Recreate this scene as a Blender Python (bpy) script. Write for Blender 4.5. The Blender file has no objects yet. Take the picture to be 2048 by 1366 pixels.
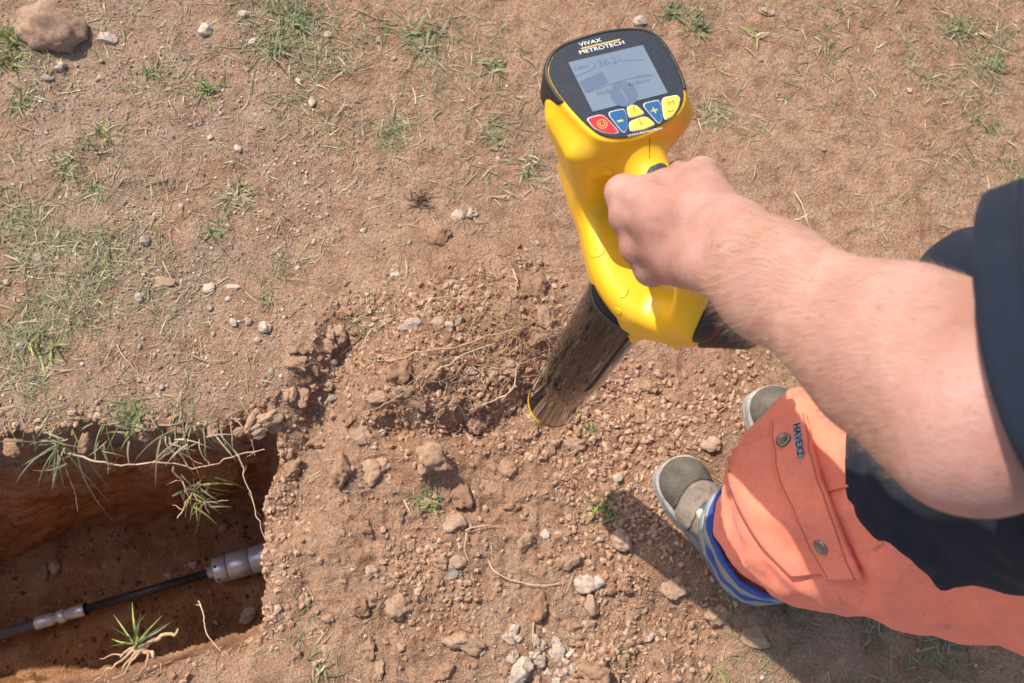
import bpy, math, random
import numpy as np
from mathutils import Matrix, Vector

random.seed(11)
rng = np.random.default_rng(11)
scene = bpy.context.scene
COL = scene.collection

# ------------------------------------------------------------------ camera
F_PX, CAM_H, NADIR = 1785.0, 1.75, (857.0, 1171.0)      # measured on the 2048 px wide photograph
_d = np.array([NADIR[0] - 1024, -(NADIR[1] - 683), -F_PX]); _d /= np.linalg.norm(_d)
_Z = -_d; _X = np.array([1.0, 0, 0]); _X -= _X.dot(_Z) * _Z; _X /= np.linalg.norm(_X); _Y = np.cross(_Z, _X)
CAM_R = np.array([_X, _Y, _Z]); CAM_C = np.array([0, 0, CAM_H])
cam_data = bpy.data.cameras.new('camera'); cam = bpy.data.objects.new('camera', cam_data); COL.objects.link(cam)
cam_data.sensor_width = 36.0; cam_data.lens = F_PX / 2048 * 36.0
cam_data.clip_start = 0.02; cam_data.clip_end = 200
cam_data.dof.use_dof = True; cam_data.dof.focus_distance = 1.2; cam_data.dof.aperture_fstop = 9.0
M = Matrix([list(CAM_R[i]) + [CAM_C[i]] for i in range(3)] + [[0, 0, 0, 1]])
cam.matrix_world = M
scene.camera = cam

# ------------------------------------------------------------------ sky, sun, exposure
SUN_TRAVEL = np.array([0.735, -0.678, -1.26]); SUN_TRAVEL /= np.linalg.norm(SUN_TRAVEL)
SUN_EL = math.asin(-SUN_TRAVEL[2])
world = bpy.data.worlds.new('World'); scene.world = world; world.use_nodes = True
wn = world.node_tree.nodes; wl = world.node_tree.links
sky = wn.new('ShaderNodeTexSky'); sky.sky_type = 'NISHITA'; sky.sun_disc = False
sky.sun_elevation = SUN_EL
sky.sun_rotation = math.atan2(-SUN_TRAVEL[0], -SUN_TRAVEL[1])
sky.air_density = 1.0; sky.dust_density = 2.0; sky.ozone_density = 1.0
wl.new(sky.outputs[0], wn['Background'].inputs[0]); wn['Background'].inputs[1].default_value = 0.15
sun_data = bpy.data.lights.new('sun', 'SUN'); sun = bpy.data.objects.new('sun', sun_data); COL.objects.link(sun)
sun_data.energy = 4.0; sun_data.angle = math.radians(0.55); sun_data.color = (1.0, 0.95, 0.87)
sun.rotation_euler = Vector(SUN_TRAVEL).to_track_quat('-Z', 'Y').to_euler(); sun.location = (-4, 3, 5)
scene.view_settings.view_transform = 'Standard'; scene.view_settings.look = 'None'
scene.view_settings.exposure = 0.45; scene.view_settings.gamma = 1.0; scene.view_settings.use_curve_mapping = False
scene.cycles.max_bounces = 6; scene.cycles.diffuse_bounces = 4; scene.cycles.glossy_bounces = 3; scene.cycles.transmission_bounces = 2

# ------------------------------------------------------------------ helpers
def ray(px, py):
    return CAM_R @ np.array([(px - 1024) / F_PX, -(py - 683) / F_PX, -1.0])
def at_z(px, py, z=0.0):
    r = ray(px, py); return CAM_C + r * ((z - CAM_H) / r[2])
def at_depth(px, py, d):
    return CAM_C + ray(px, py) * d

def tag(o, label=None, cat=None, group=None, kind=None):
    if label: o['label'] = label
    if cat: o['category'] = cat
    if group: o['group'] = group
    if kind: o['kind'] = kind
    return o
def empty(name, loc, axes=None):
    o = bpy.data.objects.new(name, None); COL.objects.link(o); o.empty_display_size = 0.05
    ax = np.eye(3) if axes is None else np.array(axes)      # rows = local axes in world
    o.matrix_world = Matrix([[ax[0][i], ax[1][i], ax[2][i], loc[i]] for i in range(3)] + [[0, 0, 0, 1]])
    o['_o'] = [float(v) for v in loc]; o['_a'] = [float(v) for v in ax.reshape(-1)]
    return o
def mesh_np(name, V, faces, mat=None, smooth=True, attrs=None):
    me = bpy.data.meshes.new(name); V = np.asarray(V, dtype=np.float32)
    if not isinstance(faces, (list, tuple)) or (len(faces) and not isinstance(faces[0], np.ndarray)):
        faces = [list(f) for f in faces]
        loops = np.array([i for f in faces for i in f], dtype=np.int32); lens = np.array([len(f) for f in faces], dtype=np.int32)
    else:
        loops = np.concatenate([f.reshape(-1) for f in faces]).astype(np.int32)
        lens = np.concatenate([np.full(len(f), f.shape[1]) for f in faces]).astype(np.int32)
    starts = np.concatenate([[0], np.cumsum(lens)[:-1]]).astype(np.int32)
    me.vertices.add(len(V)); me.vertices.foreach_set('co', V.reshape(-1))
    me.loops.add(len(loops)); me.loops.foreach_set('vertex_index', loops)
    me.polygons.add(len(lens)); me.polygons.foreach_set('loop_start', starts)
    me.update(calc_edges=True)
    me.polygons.foreach_set('use_smooth', (lens <= 4) & bool(smooth))
    for k, a in (attrs or {}).items():
        a = np.asarray(a, dtype=np.float32)
        if a.ndim == 1:
            at = me.attributes.new(k, 'FLOAT', 'POINT'); at.data.foreach_set('value', a)
        else:
            at = me.attributes.new(k, 'FLOAT_COLOR', 'POINT')
            at.data.foreach_set('color', np.concatenate([a, np.ones((len(a), 1), np.float32)], 1).reshape(-1).astype(np.float32))
    if mat is not None: me.materials.append(mat)
    me.validate()
    return me
def link(name, me, parent=None):
    o = bpy.data.objects.new(name, me); COL.objects.link(o)
    if parent is not None: o.parent = parent
    return o
def part(name, V, faces, mat, root, parent=None, smooth=True, attrs=None):
    """vertices in world space -> mesh in the root's frame, parented to root (or to a part of it)"""
    O = np.array(root['_o']); A = np.array(root['_a']).reshape(3, 3)
    Vl = (np.asarray(V) - O) @ A.T
    return link(name, mesh_np(name, Vl, faces, mat, smooth, attrs), parent or root)
def thing(name, V, faces, mat, label=None, cat=None, group=None, kind=None, smooth=True, attrs=None):
    V = np.asarray(V, float); c = (V.max(0) + V.min(0)) / 2; c[2] = V[:, 2].min()
    if kind: c = np.zeros(3)
    o = link(name, mesh_np(name, V - c, faces, mat, smooth, attrs)); o.location = c
    return tag(o, label, cat, group, kind)

# ---- noise
def _h(ix, iy, iz, seed):
    n = (ix.astype(np.uint32) * np.uint32(374761393) + iy.astype(np.uint32) * np.uint32(668265263)
         + iz.astype(np.uint32) * np.uint32(2147483647 & 1274126177) + np.uint32(seed * 7919 + 13))
    n = (n ^ (n >> np.uint32(13))) * np.uint32(1274126177)
    n = n ^ (n >> np.uint32(16)); n = n * np.uint32(2654435761)
    return ((n >> np.uint32(8)) & np.uint32(0xffff)).astype(np.float32) / 32767.5 - 1.0
def vnoise(P, f=1.0, seed=0):
    """smooth value noise in about -1..1; P is (N,2) or (N,3)"""
    P = np.asarray(P, dtype=np.float64) * f
    if P.shape[1] == 2: P = np.concatenate([P, np.full((len(P), 1), 0.37)], 1)
    I = np.floor(P).astype(np.int64); T = (P - I).astype(np.float32); T = T * T * T * (T * (T * 6 - 15) + 10)
    I = I.astype(np.int64) & 0xffffffff
    out = np.zeros(len(P), np.float32)
    for dx in (0, 1):
        wx = T[:, 0] if dx else 1 - T[:, 0]
        for dy in (0, 1):
            wy = T[:, 1] if dy else 1 - T[:, 1]
            for dz in (0, 1):
                wz = T[:, 2] if dz else 1 - T[:, 2]
                out += wx * wy * wz * _h((I[:, 0] + dx).astype(np.uint32), (I[:, 1] + dy).astype(np.uint32), (I[:, 2] + dz).astype(np.uint32), seed)
    return out
def fbm(P, f, octs=4, seed=0, gain=0.5):
    out = 0; a = 1.0
    for i in range(octs):
        out = out + a * vnoise(P, f * 2.03 ** i, seed + i); a *= gain
    return out
def sstep(a, b, x):
    t = np.clip((x - a) / (b - a), 0, 1); return t * t * (3 - 2 * t)

# ---- signed distance shapes
def smin(a, b, k):
    h = np.clip(0.5 + 0.5 * (b - a) / k, 0, 1); return b + (a - b) * h - k * h * (1 - h)
def smax(a, b, k): return -smin(-a, -b, k)
def cone(P, a, b, ra, rb):
    a = np.asarray(a, float); b = np.asarray(b, float); ba = b - a; pa = P - a
    h = np.clip(pa @ ba / ba.dot(ba), 0, 1)
    return np.linalg.norm(pa - h[:, None] * ba, axis=1) - (ra + (rb - ra) * h)
def ball(P, c, r, s=(1, 1, 1)):
    q = (P - np.asarray(c)) / np.asarray(s); n = np.linalg.norm(q, axis=1)
    return (n - r) * min(s)
def rbox(P, c, half, r):
    q = np.abs(P - np.asarray(c)) - (np.asarray(half) - r)
    return np.linalg.norm(np.maximum(q, 0), axis=1) + np.minimum(q.max(1), 0) - r
def poly_sd(Q, poly):
    """signed distance to a closed 2D polygon, inside negative"""
    d = np.full(len(Q), 1e9); ins = np.zeros(len(Q), bool); n = len(poly)
    for i in range(n):
        a = poly[i]; b = poly[(i + 1) % n]; e = b - a; w = Q - a
        t = np.clip(w @ e / max(e.dot(e), 1e-12), 0, 1); dd = w - t[:, None] * e
        d = np.minimum(d, (dd * dd).sum(1))
        c = ((a[1] <= Q[:, 1]) & (b[1] > Q[:, 1])) | ((b[1] <= Q[:, 1]) & (a[1] > Q[:, 1]))
        if abs(b[1] - a[1]) > 1e-12:
            xi = a[0] + (Q[:, 1] - a[1]) / (b[1] - a[1]) * (b[0] - a[0]); ins ^= c & (Q[:, 0] < xi)
    return np.where(ins, -1, 1) * np.sqrt(d)
def ev(f, P, chunk=400000):
    return np.concatenate([f(P[i:i + chunk]) for i in range(0, len(P), chunk)]) if len(P) else np.zeros(0)
def polygonise(f, lo, hi, res, project=2):
    """surface nets of f<0 on a two-level grid; returns vertices, quads"""
    lo = np.array(lo, float); K = 4
    nc = np.ceil((np.array(hi) - lo) / (res * K)).astype(int) + 1; n = nc * K
    gc = np.stack(np.meshgrid(*[np.arange(c) for c in nc], indexing='ij'), -1).reshape(-1, 3)
    dc = ev(f, lo + (gc + 0.5 - 0.5 / K) * res * K).reshape(nc)
    near = np.abs(dc) < res * K * 1.9
    val = np.repeat(np.repeat(np.repeat(dc.astype(np.float32), K, 0), K, 1), K, 2)
    nf = np.repeat(np.repeat(np.repeat(near, K, 0), K, 1), K, 2)
    idx = np.argwhere(nf); val[nf] = ev(f, lo + idx * res)
    ins = val < 0
    s = np.zeros(tuple(n - 1), np.int8)
    for c in np.ndindex(2, 2, 2): s += ins[c[0]:n[0] - 1 + c[0], c[1]:n[1] - 1 + c[1], c[2]:n[2] - 1 + c[2]]
    act = (s > 0) & (s < 8); cells = np.argwhere(act)
    vid = np.full(act.shape, -1, np.int32); vid[act] = np.arange(len(cells))
    acc = np.zeros((len(cells), 3)); cnt = np.zeros(len(cells))
    for ax in range(3):
        o = [a for a in range(3) if a != ax]
        for u in (0, 1):
            for v in (0, 1):
                p = cells.copy(); p[:, o[0]] += u; p[:, o[1]] += v; q = p.copy(); q[:, ax] += 1
                va = val[tuple(p.T)]; vb = val[tuple(q.T)]; m = (va < 0) != (vb < 0)
                t = np.where(m, va / np.where(m, va - vb, 1), 0)
                pt = p.astype(float); pt[:, ax] += t
                acc += pt * m[:, None]; cnt += m
    V = lo + acc / np.maximum(cnt, 1)[:, None] * res
    Fs = []
    for ax in range(3):
        o = [(ax + 1) % 3, (ax + 2) % 3]
        sl = [slice(1, n[i] - 1) for i in range(3)]; sl[ax] = slice(0, n[ax] - 1); s2 = list(sl); s2[ax] = slice(1, n[ax])
        a = ins[tuple(sl)]; b = ins[tuple(s2)]; e = np.argwhere(a != b); base = e.copy()
        for i in range(3):
            if i != ax: base[:, i] += 1
        def cid(du, dv):
            c = base.copy(); c[:, o[0]] += du; c[:, o[1]] += dv; return vid[tuple(c.T)]
        q = np.stack([cid(-1, -1), cid(0, -1), cid(0, 0), cid(-1, 0)], 1)
        flip = ~a[tuple(e.T)]; q[flip] = q[flip][:, ::-1]; Fs.append(q)
    Fq = np.concatenate(Fs); Fq = Fq[(Fq >= 0).all(1)]
    for _ in range(project):
        g, d = grad(f, V, res * 0.3); st = (d / np.maximum((g * g).sum(1), 0.3))[:, None] * g
        V = V - np.clip(st, -res * 0.6, res * 0.6)
    return V, Fq
def grad(f, P, e):
    d = ev(f, P); g = np.stack([(ev(f, P + np.eye(3)[i] * e) - ev(f, P - np.eye(3)[i] * e)) / (2 * e) for i in range(3)], 1)
    return g, d
def march(f, px, py, t0=0.25, t1=2.6):
    """where the sight line of a photo pixel meets the surface f=0 (used to lay sewn-on pieces on a body)"""
    rs = np.array([ray(x, y) for x, y in zip(px, py)]); ln = np.linalg.norm(rs, axis=1); rs = rs / ln[:, None]
    t = np.full(len(rs), t0)
    for _ in range(80): t = np.minimum(t + 0.85 * f(CAM_C + rs * t[:, None]), t1)
    return CAM_C + rs * t[:, None]

# ---- simple solids
def catmull(pts, n=8, closed=False):
    pts = [np.asarray(p, float) for p in pts]; out = []; m = len(pts)
    for i in range(m if closed else m - 1):
        g = lambda j: pts[j % m] if closed else pts[min(max(j, 0), m - 1)]
        p0, p1, p2, p3 = g(i - 1), g(i), g(i + 1), g(i + 2)
        for k in range(n):
            t = k / n; out.append(0.5 * (2 * p1 + (p2 - p0) * t + (2 * p0 - 5 * p1 + 4 * p2 - p3) * t * t + (3 * p1 - p0 - 3 * p2 + p3) * t ** 3))
    if not closed: out.append(pts[-1])
    return np.array(out)
def tube(path, rad, n=8, cap=True):
    path = np.asarray(path, float); m = len(path); rad = np.broadcast_to(np.asarray(rad, float), (m,))
    T = np.gradient(path, axis=0); T /= np.linalg.norm(T, axis=1)[:, None] + 1e-12
    up = np.array([0.13, 0.31, 0.94]); V = []; a = np.cross(T[0], up); a /= np.linalg.norm(a)
    for i in range(m):
        a = a - a.dot(T[i]) * T[i]; a /= np.linalg.norm(a); b = np.cross(T[i], a)
        for k in range(n):
            th = 2 * math.pi * k / n; V.append(path[i] + rad[i] * (math.cos(th) * a + math.sin(th) * b))
    Fc = [[i * n + k, i * n + (k + 1) % n, (i + 1) * n + (k + 1) % n, (i + 1) * n + k] for i in range(m - 1) for k in range(n)]
    if cap: Fc += [list(range(n))[::-1], [(m - 1) * n + k for k in range(n)]]
    return np.array(V), Fc
def lathe(axis_a, axis_b, prof, n=32):
    """prof: list of (t metres along the axis from a, radius)"""
    a = np.asarray(axis_a, float); d = np.asarray(axis_b, float) - a; d /= np.linalg.norm(d)
    path = np.array([a + d * t for t, r in prof]); u = np.cross(d, [0.2, 0.3, 0.93]); u /= np.linalg.norm(u); v = np.cross(d, u)
    V = [p + r * (math.cos(2 * math.pi * k / n) * u + math.sin(2 * math.pi * k / n) * v) for p, (t, r) in zip(path, prof) for k in range(n)]
    m = len(prof)
    Fc = [[i * n + k, i * n + (k + 1) % n, (i + 1) * n + (k + 1) % n, (i + 1) * n + k] for i in range(m - 1) for k in range(n)]
    Fc += [list(range(n))[::-1], [(m - 1) * n + k for k in range(n)]]
    return np.array(V), Fc
def join(parts):
    Vs, Fs, o = [], [], 0
    for V, Fc in parts:
        Vs.append(V); Fs += [[i + o for i in f] for f in Fc]; o += len(V)
    return np.concatenate(Vs), Fs
def prism(poly, z0, z1, bev=0.0):
    """poly: (n,2) world xy, top face at z1 with a small chamfer"""
    poly = np.asarray(poly, float); n = len(poly); c = poly.mean(0)
    area = 0.5 * np.sum(poly[:, 0] * np.roll(poly[:, 1], -1) - np.roll(poly[:, 0], -1) * poly[:, 1])
    if area < 0: poly = poly[::-1]
    sc = lambda s: c + (poly - c) * s
    r = np.linalg.norm(poly - c, axis=1).mean()
    rings = [(poly, z0), (poly, z1 - bev)] + ([(sc(1 - bev / r), z1)] if bev > 0 else [])
    V = np.concatenate([np.column_stack([p, np.full(n, z)]) for p, z in rings]); m = len(rings)
    Fc = [[i * n + k, i * n + (k + 1) % n, (i + 1) * n + (k + 1) % n, (i + 1) * n + k] for i in range(m - 1) for k in range(n)]
    Fc += [list(range(n))[::-1], [(m - 1) * n + k for k in range(n)]]
    return V, Fc
def text_mesh(s, size):
    cu = bpy.data.curves.new('lettering', 'FONT'); cu.body = s; cu.size = size; cu.align_x = 'CENTER'; cu.align_y = 'CENTER'
    cu.resolution_u = 3
    o = bpy.data.objects.new('lettering', cu); COL.objects.link(o)
    dg = bpy.context.evaluated_depsgraph_get(); me = bpy.data.meshes.new_from_object(o.evaluated_get(dg))
    V = np.array([v.co[:] for v in me.vertices]); Fc = [list(p.vertices) for p in me.polygons]
    bpy.data.objects.remove(o); bpy.data.curves.remove(cu); bpy.data.meshes.remove(me)
    return V, Fc

# ------------------------------------------------------------------ materials
def new_mat(name):
    m = bpy.data.materials.new(name); m.use_nodes = True; nt = m.node_tree
    return m, nt, nt.nodes['Principled BSDF']
class NB:
    """tiny node builder"""
    def __init__(s, nt): s.nt = nt
    def n(s, t, **kw):
        nd = s.nt.nodes.new(t)
        for k, v in kw.items(): setattr(nd, k, v)
        return nd
    def l(s, a, b): s.nt.links.new(a, b)
    def coord(s, kind='Object'): return s.n('ShaderNodeTexCoord').outputs[kind]
    def noise(s, vec, scale, detail=4, rough=0.55, dist=0.0):
        nd = s.n('ShaderNodeTexNoise'); s.l(vec, nd.inputs['Vector'])
        nd.inputs['Scale'].default_value = scale; nd.inputs['Detail'].default_value = detail
        nd.inputs['Roughness'].default_value = rough; nd.inputs['Distortion'].default_value = dist
        return nd.outputs['Fac']
    def vor(s, vec, scale, feature='F1', out='Distance'):
        nd = s.n('ShaderNodeTexVoronoi', feature=feature); s.l(vec, nd.inputs['Vector']); nd.inputs['Scale'].default_value = scale
        return nd.outputs[out]
    def ramp(s, fac, stops):
        nd = s.n('ShaderNodeValToRGB'); s.l(fac, nd.inputs['Fac']); el = nd.color_ramp.elements
        while len(el) < len(stops): el.new(0.5)
        for e, (p, c) in zip(el, stops): e.position = p; e.color = (c[0], c[1], c[2], 1) if not np.isscalar(c) else (c, c, c, 1)
        return nd.outputs['Color']
    def mix(s, fac, a, b, mode='MIX'):
        nd = s.n('ShaderNodeMix', data_type='RGBA', blend_type=mode)
        for sock, v in ((nd.inputs[0], fac), (nd.inputs[6], a), (nd.inputs[7], b)):
            if hasattr(v, 'links'): s.l(v, sock)
            elif np.isscalar(v): sock.default_value = v
            else: sock.default_value = (v[0], v[1], v[2], 1)
        return nd.outputs[2]
    def math(s, op, a, b=0.0):
        nd = s.n('ShaderNodeMath', operation=op)
        for sock, v in ((nd.inputs[0], a), (nd.inputs[1], b)):
            if hasattr(v, 'links'): s.l(v, sock)
            else: sock.default_value = v
        return nd.outputs[0]
    def attr(s, name, out='Fac'): return s.n('ShaderNodeAttribute', attribute_name=name).outputs[out]
    def bump(s, h, strength, dist, normal=None):
        nd = s.n('ShaderNodeBump'); s.l(h, nd.inputs['Height']); nd.inputs['Strength'].default_value = strength; nd.inputs['Distance'].default_value = dist
        if normal is not None: s.l(normal, nd.inputs['Normal'])
        return nd.outputs['Normal']

def soil_mat(name, wall=False):
    m, nt, bs = new_mat(name); b = NB(nt); co = b.coord()
    n1 = b.noise(co, 3.2, 5, 0.6); n2 = b.noise(co, 22, 6, 0.62); n3 = b.noise(co, 210, 4, 0.65); n4 = b.vor(co, 330)
    dry = b.ramp(n2, [(0.25, (0.250, 0.130, 0.074)), (0.5, (0.405, 0.238, 0.146)), (0.75, (0.51, 0.322, 0.206))])
    red = b.ramp(n2, [(0.25, (0.23, 0.105, 0.052)), (0.5, (0.35, 0.18, 0.100)), (0.75, (0.45, 0.265, 0.163))])
    base = b.mix(b.ramp(n1, [(0.45, 0.0), (0.70, 0.5)]), dry, red)
    if not wall:
        base = b.mix(b.attr('fresh'), base, red)
        grey = b.ramp(n2, [(0.3, (0.29, 0.195, 0.132)), (0.7, (0.44, 0.315, 0.225))])
        base = b.mix(b.attr('gritty'), base, grey)
    else:
        n5 = b.n('ShaderNodeMapping'); b.l(co, n5.inputs[0]); n5.inputs['Scale'].default_value = (1.0, 1.0, 5.0)
        st = b.noise(n5.outputs[0], 7, 7, 0.65, 0.6)
        deep = b.ramp(st, [(0.28, (0.17, 0.07, 0.03)), (0.45, (0.42, 0.19, 0.08)), (0.58, (0.54, 0.28, 0.135)), (0.72, (0.60, 0.40, 0.27))])
        base = b.mix(0.8, base, deep)
    grain = b.ramp(n3, [(0.30, 0.46), (0.45, 0.93), (0.72, 1.30)])
    base = b.mix(1.0, base, grain, 'MULTIPLY')
    b.l(base, bs.inputs['Base Color']); bs.inputs['Roughness'].default_value = 0.95; bs.inputs['Specular IOR Level'].default_value = 0.15
    h = b.math('ADD', b.math('MULTIPLY', b.noise(co, 95, 6, 0.7), 1.0), b.math('MULTIPLY', n3, 0.45))
    h = b.math('ADD', h, b.math('MULTIPLY', n4, -0.25))
    b.l(b.bump(h, 1.0, 0.010), bs.inputs['Normal'])
    return m
M_SOIL = soil_mat('dry reddish soil'); M_WALL = soil_mat('damp trench soil', True)

def stone_mat(name, lo, hi, bump=0.5, scale=60, attr=None):
    m, nt, bs = new_mat(name); b = NB(nt); co = b.n('ShaderNodeNewGeometry').outputs['Position']
    n1 = b.noise(co, scale, 6, 0.65); n2 = b.noise(co, scale * 7, 3, 0.6)
    if attr: c = b.attr(attr, 'Color')
    else:
        r = b.n('ShaderNodeObjectInfo').outputs['Random']; c = b.mix(r, lo, hi)
    c = b.mix(1.0, c, b.ramp(n1, [(0.3, 0.68), (0.5, 1.0), (0.7, 1.25)]), 'MULTIPLY')
    c = b.mix(1.0, c, b.ramp(n2, [(0.3, 0.82), (0.7, 1.15)]), 'MULTIPLY')
    b.l(c, bs.inputs['Base Color']); bs.inputs['Roughness'].default_value = 0.92; bs.inputs['Specular IOR Level'].default_value = 0.2
    b.l(b.bump(b.math('ADD', n1, b.math('MULTIPLY', n2, 0.5)), bump, 0.004), bs.inputs['Normal'])
    return m
M_CLOD = stone_mat('soil clod', (0.33, 0.185, 0.108), (0.46, 0.29, 0.185), 1.0, 110)
M_PALE = stone_mat('pale limestone', (0.42, 0.31, 0.23), (0.53, 0.42, 0.325), 0.8, 90)
M_BROWNSTONE = stone_mat('brown stone', (0.33, 0.20, 0.13), (0.43, 0.285, 0.195), 0.7, 90)
M_GREYSTONE = stone_mat('grey stone', (0.30, 0.24, 0.185), (0.40, 0.325, 0.255), 0.7, 90)
M_GRIT = stone_mat('grit', (0, 0, 0), (1, 1, 1), 0.3, 150, 'tint')
def blade_mat(name):
    m, nt, bs = new_mat(name); b = NB(nt); c = b.attr('tint', 'Color'); co = b.coord()
    c = b.mix(1.0, c, b.ramp(b.noise(co, 90, 3), [(0.3, 0.75), (0.7, 1.25)]), 'MULTIPLY')
    b.l(c, bs.inputs['Base Color']); bs.inputs['Roughness'].default_value = 0.6; bs.inputs['Specular IOR Level'].default_value = 0.3
    tr = b.n('ShaderNodeBsdfTranslucent'); b.l(c, tr.inputs[0]); mx = b.n('ShaderNodeMixShader'); mx.inputs[0].default_value = 0.25
    b.l(bs.outputs[0], mx.inputs[1]); b.l(tr.outputs[0], mx.inputs[2]); b.l(mx.outputs[0], nt.nodes['Material Output'].inputs[0])
    return m
M_BLADE = blade_mat('grass blade')
def plain(name, col, rough=0.5, spec=0.5, metal=0.0, var=0.06, scale=40, bump=0.0, bscale=300, coat=0.0, bdist=0.001):
    m, nt, bs = new_mat(name); b = NB(nt); co = b.coord()
    n1 = b.noise(co, scale, 5, 0.6)
    c = b.mix(1.0, col, b.ramp(n1, [(0.3, 1 - var), (0.7, 1 + var)]), 'MULTIPLY')
    b.l(c, bs.inputs['Base Color']); bs.inputs['Roughness'].default_value = rough; bs.inputs['Specular IOR Level'].default_value = spec
    bs.inputs['Metallic'].default_value = metal; bs.inputs['Coat Weight'].default_value = coat; bs.inputs['Coat Roughness'].default_value = 0.08
    if bump: b.l(b.bump(b.noise(co, bscale, 4, 0.6), bump, bdist), bs.inputs['Normal'])
    return m
M_ROOT = plain('dry root', (0.44, 0.28, 0.16), 0.8, 0.2, var=0.3, bump=0.4, bscale=200)
M_ROOTW = plain('pale root', (0.56, 0.40, 0.25), 0.8, 0.2, var=0.2, bump=0.4, bscale=200)
# ------------------------------------------------------------------ ground sheet with the dug trench
def gxy(px, py): return at_z(px, py, 0.0)[:2]
LIP = [(-1.7, .235), (-1.2, .25), (-.86, .262), (-.78, .285), (-.72, .28), (-.64, .305), (-.56, .285), (-.49, .298), (-.42, .288), (-.375, .300),
       (-.335, .318), (-.302, .305), (-.298, .26), (-.308, .20), (-.318, .15), (-.316, .09), (-.308, .01), (-.298, -.07), (-.318, -.10),
       (-.40, -.122), (-.55, -.172), (-.75, -.212), (-1.0, -.25), (-1.7, -.36)]
FLOOR = [(-1.68, .0), (-1.22, .045), (-1.02, .10), (-.93, .125), (-.85, .15), (-.75, .175), (-.68, .195), (-.62, .212), (-.57, .228), (-.535, .238),
         (-.50, .25), (-.475, .25), (-.465, .22), (-.452, .19), (-.43, .15), (-.41, .09), (-.39, .0), (-.37, -.09), (-.39, -.14),
         (-.44, -.165), (-.57, -.185), (-.76, -.20), (-1.0, -.22), (-1.68, -.33)]
FLOOR = [(x * 1.08, y * 1.08) for x, y in FLOOR]
FLOOR_Z = -0.95
lipP = catmull([np.array(p) for p in LIP], 6, closed=True); floP = catmull([np.array(p) for p in FLOOR], 6, closed=True)

def gsum(Q, lst):
    out = 0.0
    for (px, py, s, a) in lst:
        c = gxy(px, py); out = out + a * np.exp(-((Q - c) ** 2).sum(1) / (2 * s * s))
    return out
def polydist(Q, pts):
    d = np.full(len(Q), 9.0)
    for a, b in zip(pts[:-1], pts[1:]):
        a = np.array(a); b = np.array(b); e = b - a; t = np.clip((Q - a) @ e / e.dot(e), 0, 1); d = np.minimum(d, np.linalg.norm(Q - a - t[:, None] * e, axis=1))
    return d
SPOIL = np.array([gxy(*p) for p in [(620, 690), (700, 610), (900, 560), (1090, 520), (1150, 640), (1330, 690), (1500, 690), (1560, 790), (1420, 900), (1400, 1100),
                                   (1500, 1290), (1420, 1400), (1000, 1420), (700, 1400), (560, 1310), (540, 1200), (530, 1000), (560, 880)]])
SPOIL = catmull(SPOIL, 2, closed=True)
HEAP = [(870, 620, .12, .045), (800, 755, .08, .045), (950, 745, .10, .045), (1050, 610, .07, .03), (865, 925, .04, .03), (690, 930, .035, .018), (1190, 1345, .04, .03),
        (1060, 1335, .07, .02), (760, 1050, .10, .014), (930, 1090, .08, .012), (1180, 940, .12, .008), (1400, 780, .09, .016), (1330, 1130, .05, .012), (640, 665, .035, .022), (600, 735, .035, .02)]
def spoil_mask(Q):
    return sstep(0.05, -0.07, poly_sd(Q, SPOIL) + 0.03 * vnoise(Q, 9, 5))
def ground_h(Q, fine=True):
    Q = np.asarray(Q, float)
    far = sstep(1.9, 3.0, np.linalg.norm(Q - np.array([.2, .5]), axis=1))
    rough = np.zeros(len(Q)); nr = (np.abs(Q[:, 0] - .2) < 1.0) & (np.abs(Q[:, 1] - .2) < .75); rough[nr] = spoil_mask(Q[nr])
    h = 0.014 * vnoise(Q, 1.7, 1) + 0.009 * vnoise(Q, 4.6, 2) + 0.06 * far * vnoise(Q, 0.25, 9)
    h = h + gsum(Q, HEAP)
    h = h - 0.05 * np.exp(-(polydist(Q, [gxy(695, 690), gxy(650, 790), gxy(610, 900), gxy(590, 1010)]) / 0.05) ** 2)
    h = h - 0.035 * np.exp(-(polydist(Q, [gxy(790, 858), gxy(880, 872), gxy(990, 848), gxy(1060, 800)]) / 0.028) ** 2)
    h = h - 0.02 * np.exp(-(polydist(Q, [gxy(1290, 1190), gxy(1400, 1260), gxy(1420, 1366)]) / 0.05) ** 2)
    if fine:
        h = h + (0.0042 + 0.0035 * rough) * vnoise(Q, 13, 3)
        b1 = 1 - 2 * np.abs(vnoise(Q, 27, 4)); h = h + (0.0021 + 0.0040 * rough) * b1
        b2 = 1 - 2 * np.abs(vnoise(Q, 61, 6)); h = h + (0.0011 + 0.0024 * rough) * b2
        h = h + (0.0009 + 0.0012 * rough) * vnoise(Q, 130, 7) + 0.0004 * vnoise(Q, 260, 8)
    h = h * (1 - 0.0) - 0.012 * rough
    # level where the boots stand
    for c, r in (((.545, .11), .13), ((.715, .27), .13)):
        w = np.exp(-(((Q - np.array(c)) ** 2).sum(1) / (r * r)) ** 2); h = h * (1 - w) - 0.004 * w
    return h
def spaced(lo, hi, step, far):
    d = np.arange(lo, hi + step * .5, step); out = []; s = step * 1.5; x = hi
    while x < far: x += s; s *= 1.22; out.append(x)
    neg = []; s = step * 1.5; x = lo
    while x > -far: x -= s; s *= 1.22; neg.append(x)
    return np.concatenate([neg[::-1], d, out])
gx = spaced(-1.12, 1.55, 0.0035, 40); gy = spaced(-0.45, 1.5, 0.0035, 40)
GX, GY = np.meshgrid(gx, gy, indexing='ij'); Q = np.column_stack([GX.ravel(), GY.ravel()])
gh = ground_h(Q)
sd = np.full(len(Q), 5.0); near = (Q[:, 0] > -1.9) & (Q[:, 0] < 0) & (Q[:, 1] > -.8) & (Q[:, 1] < .6)
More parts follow.
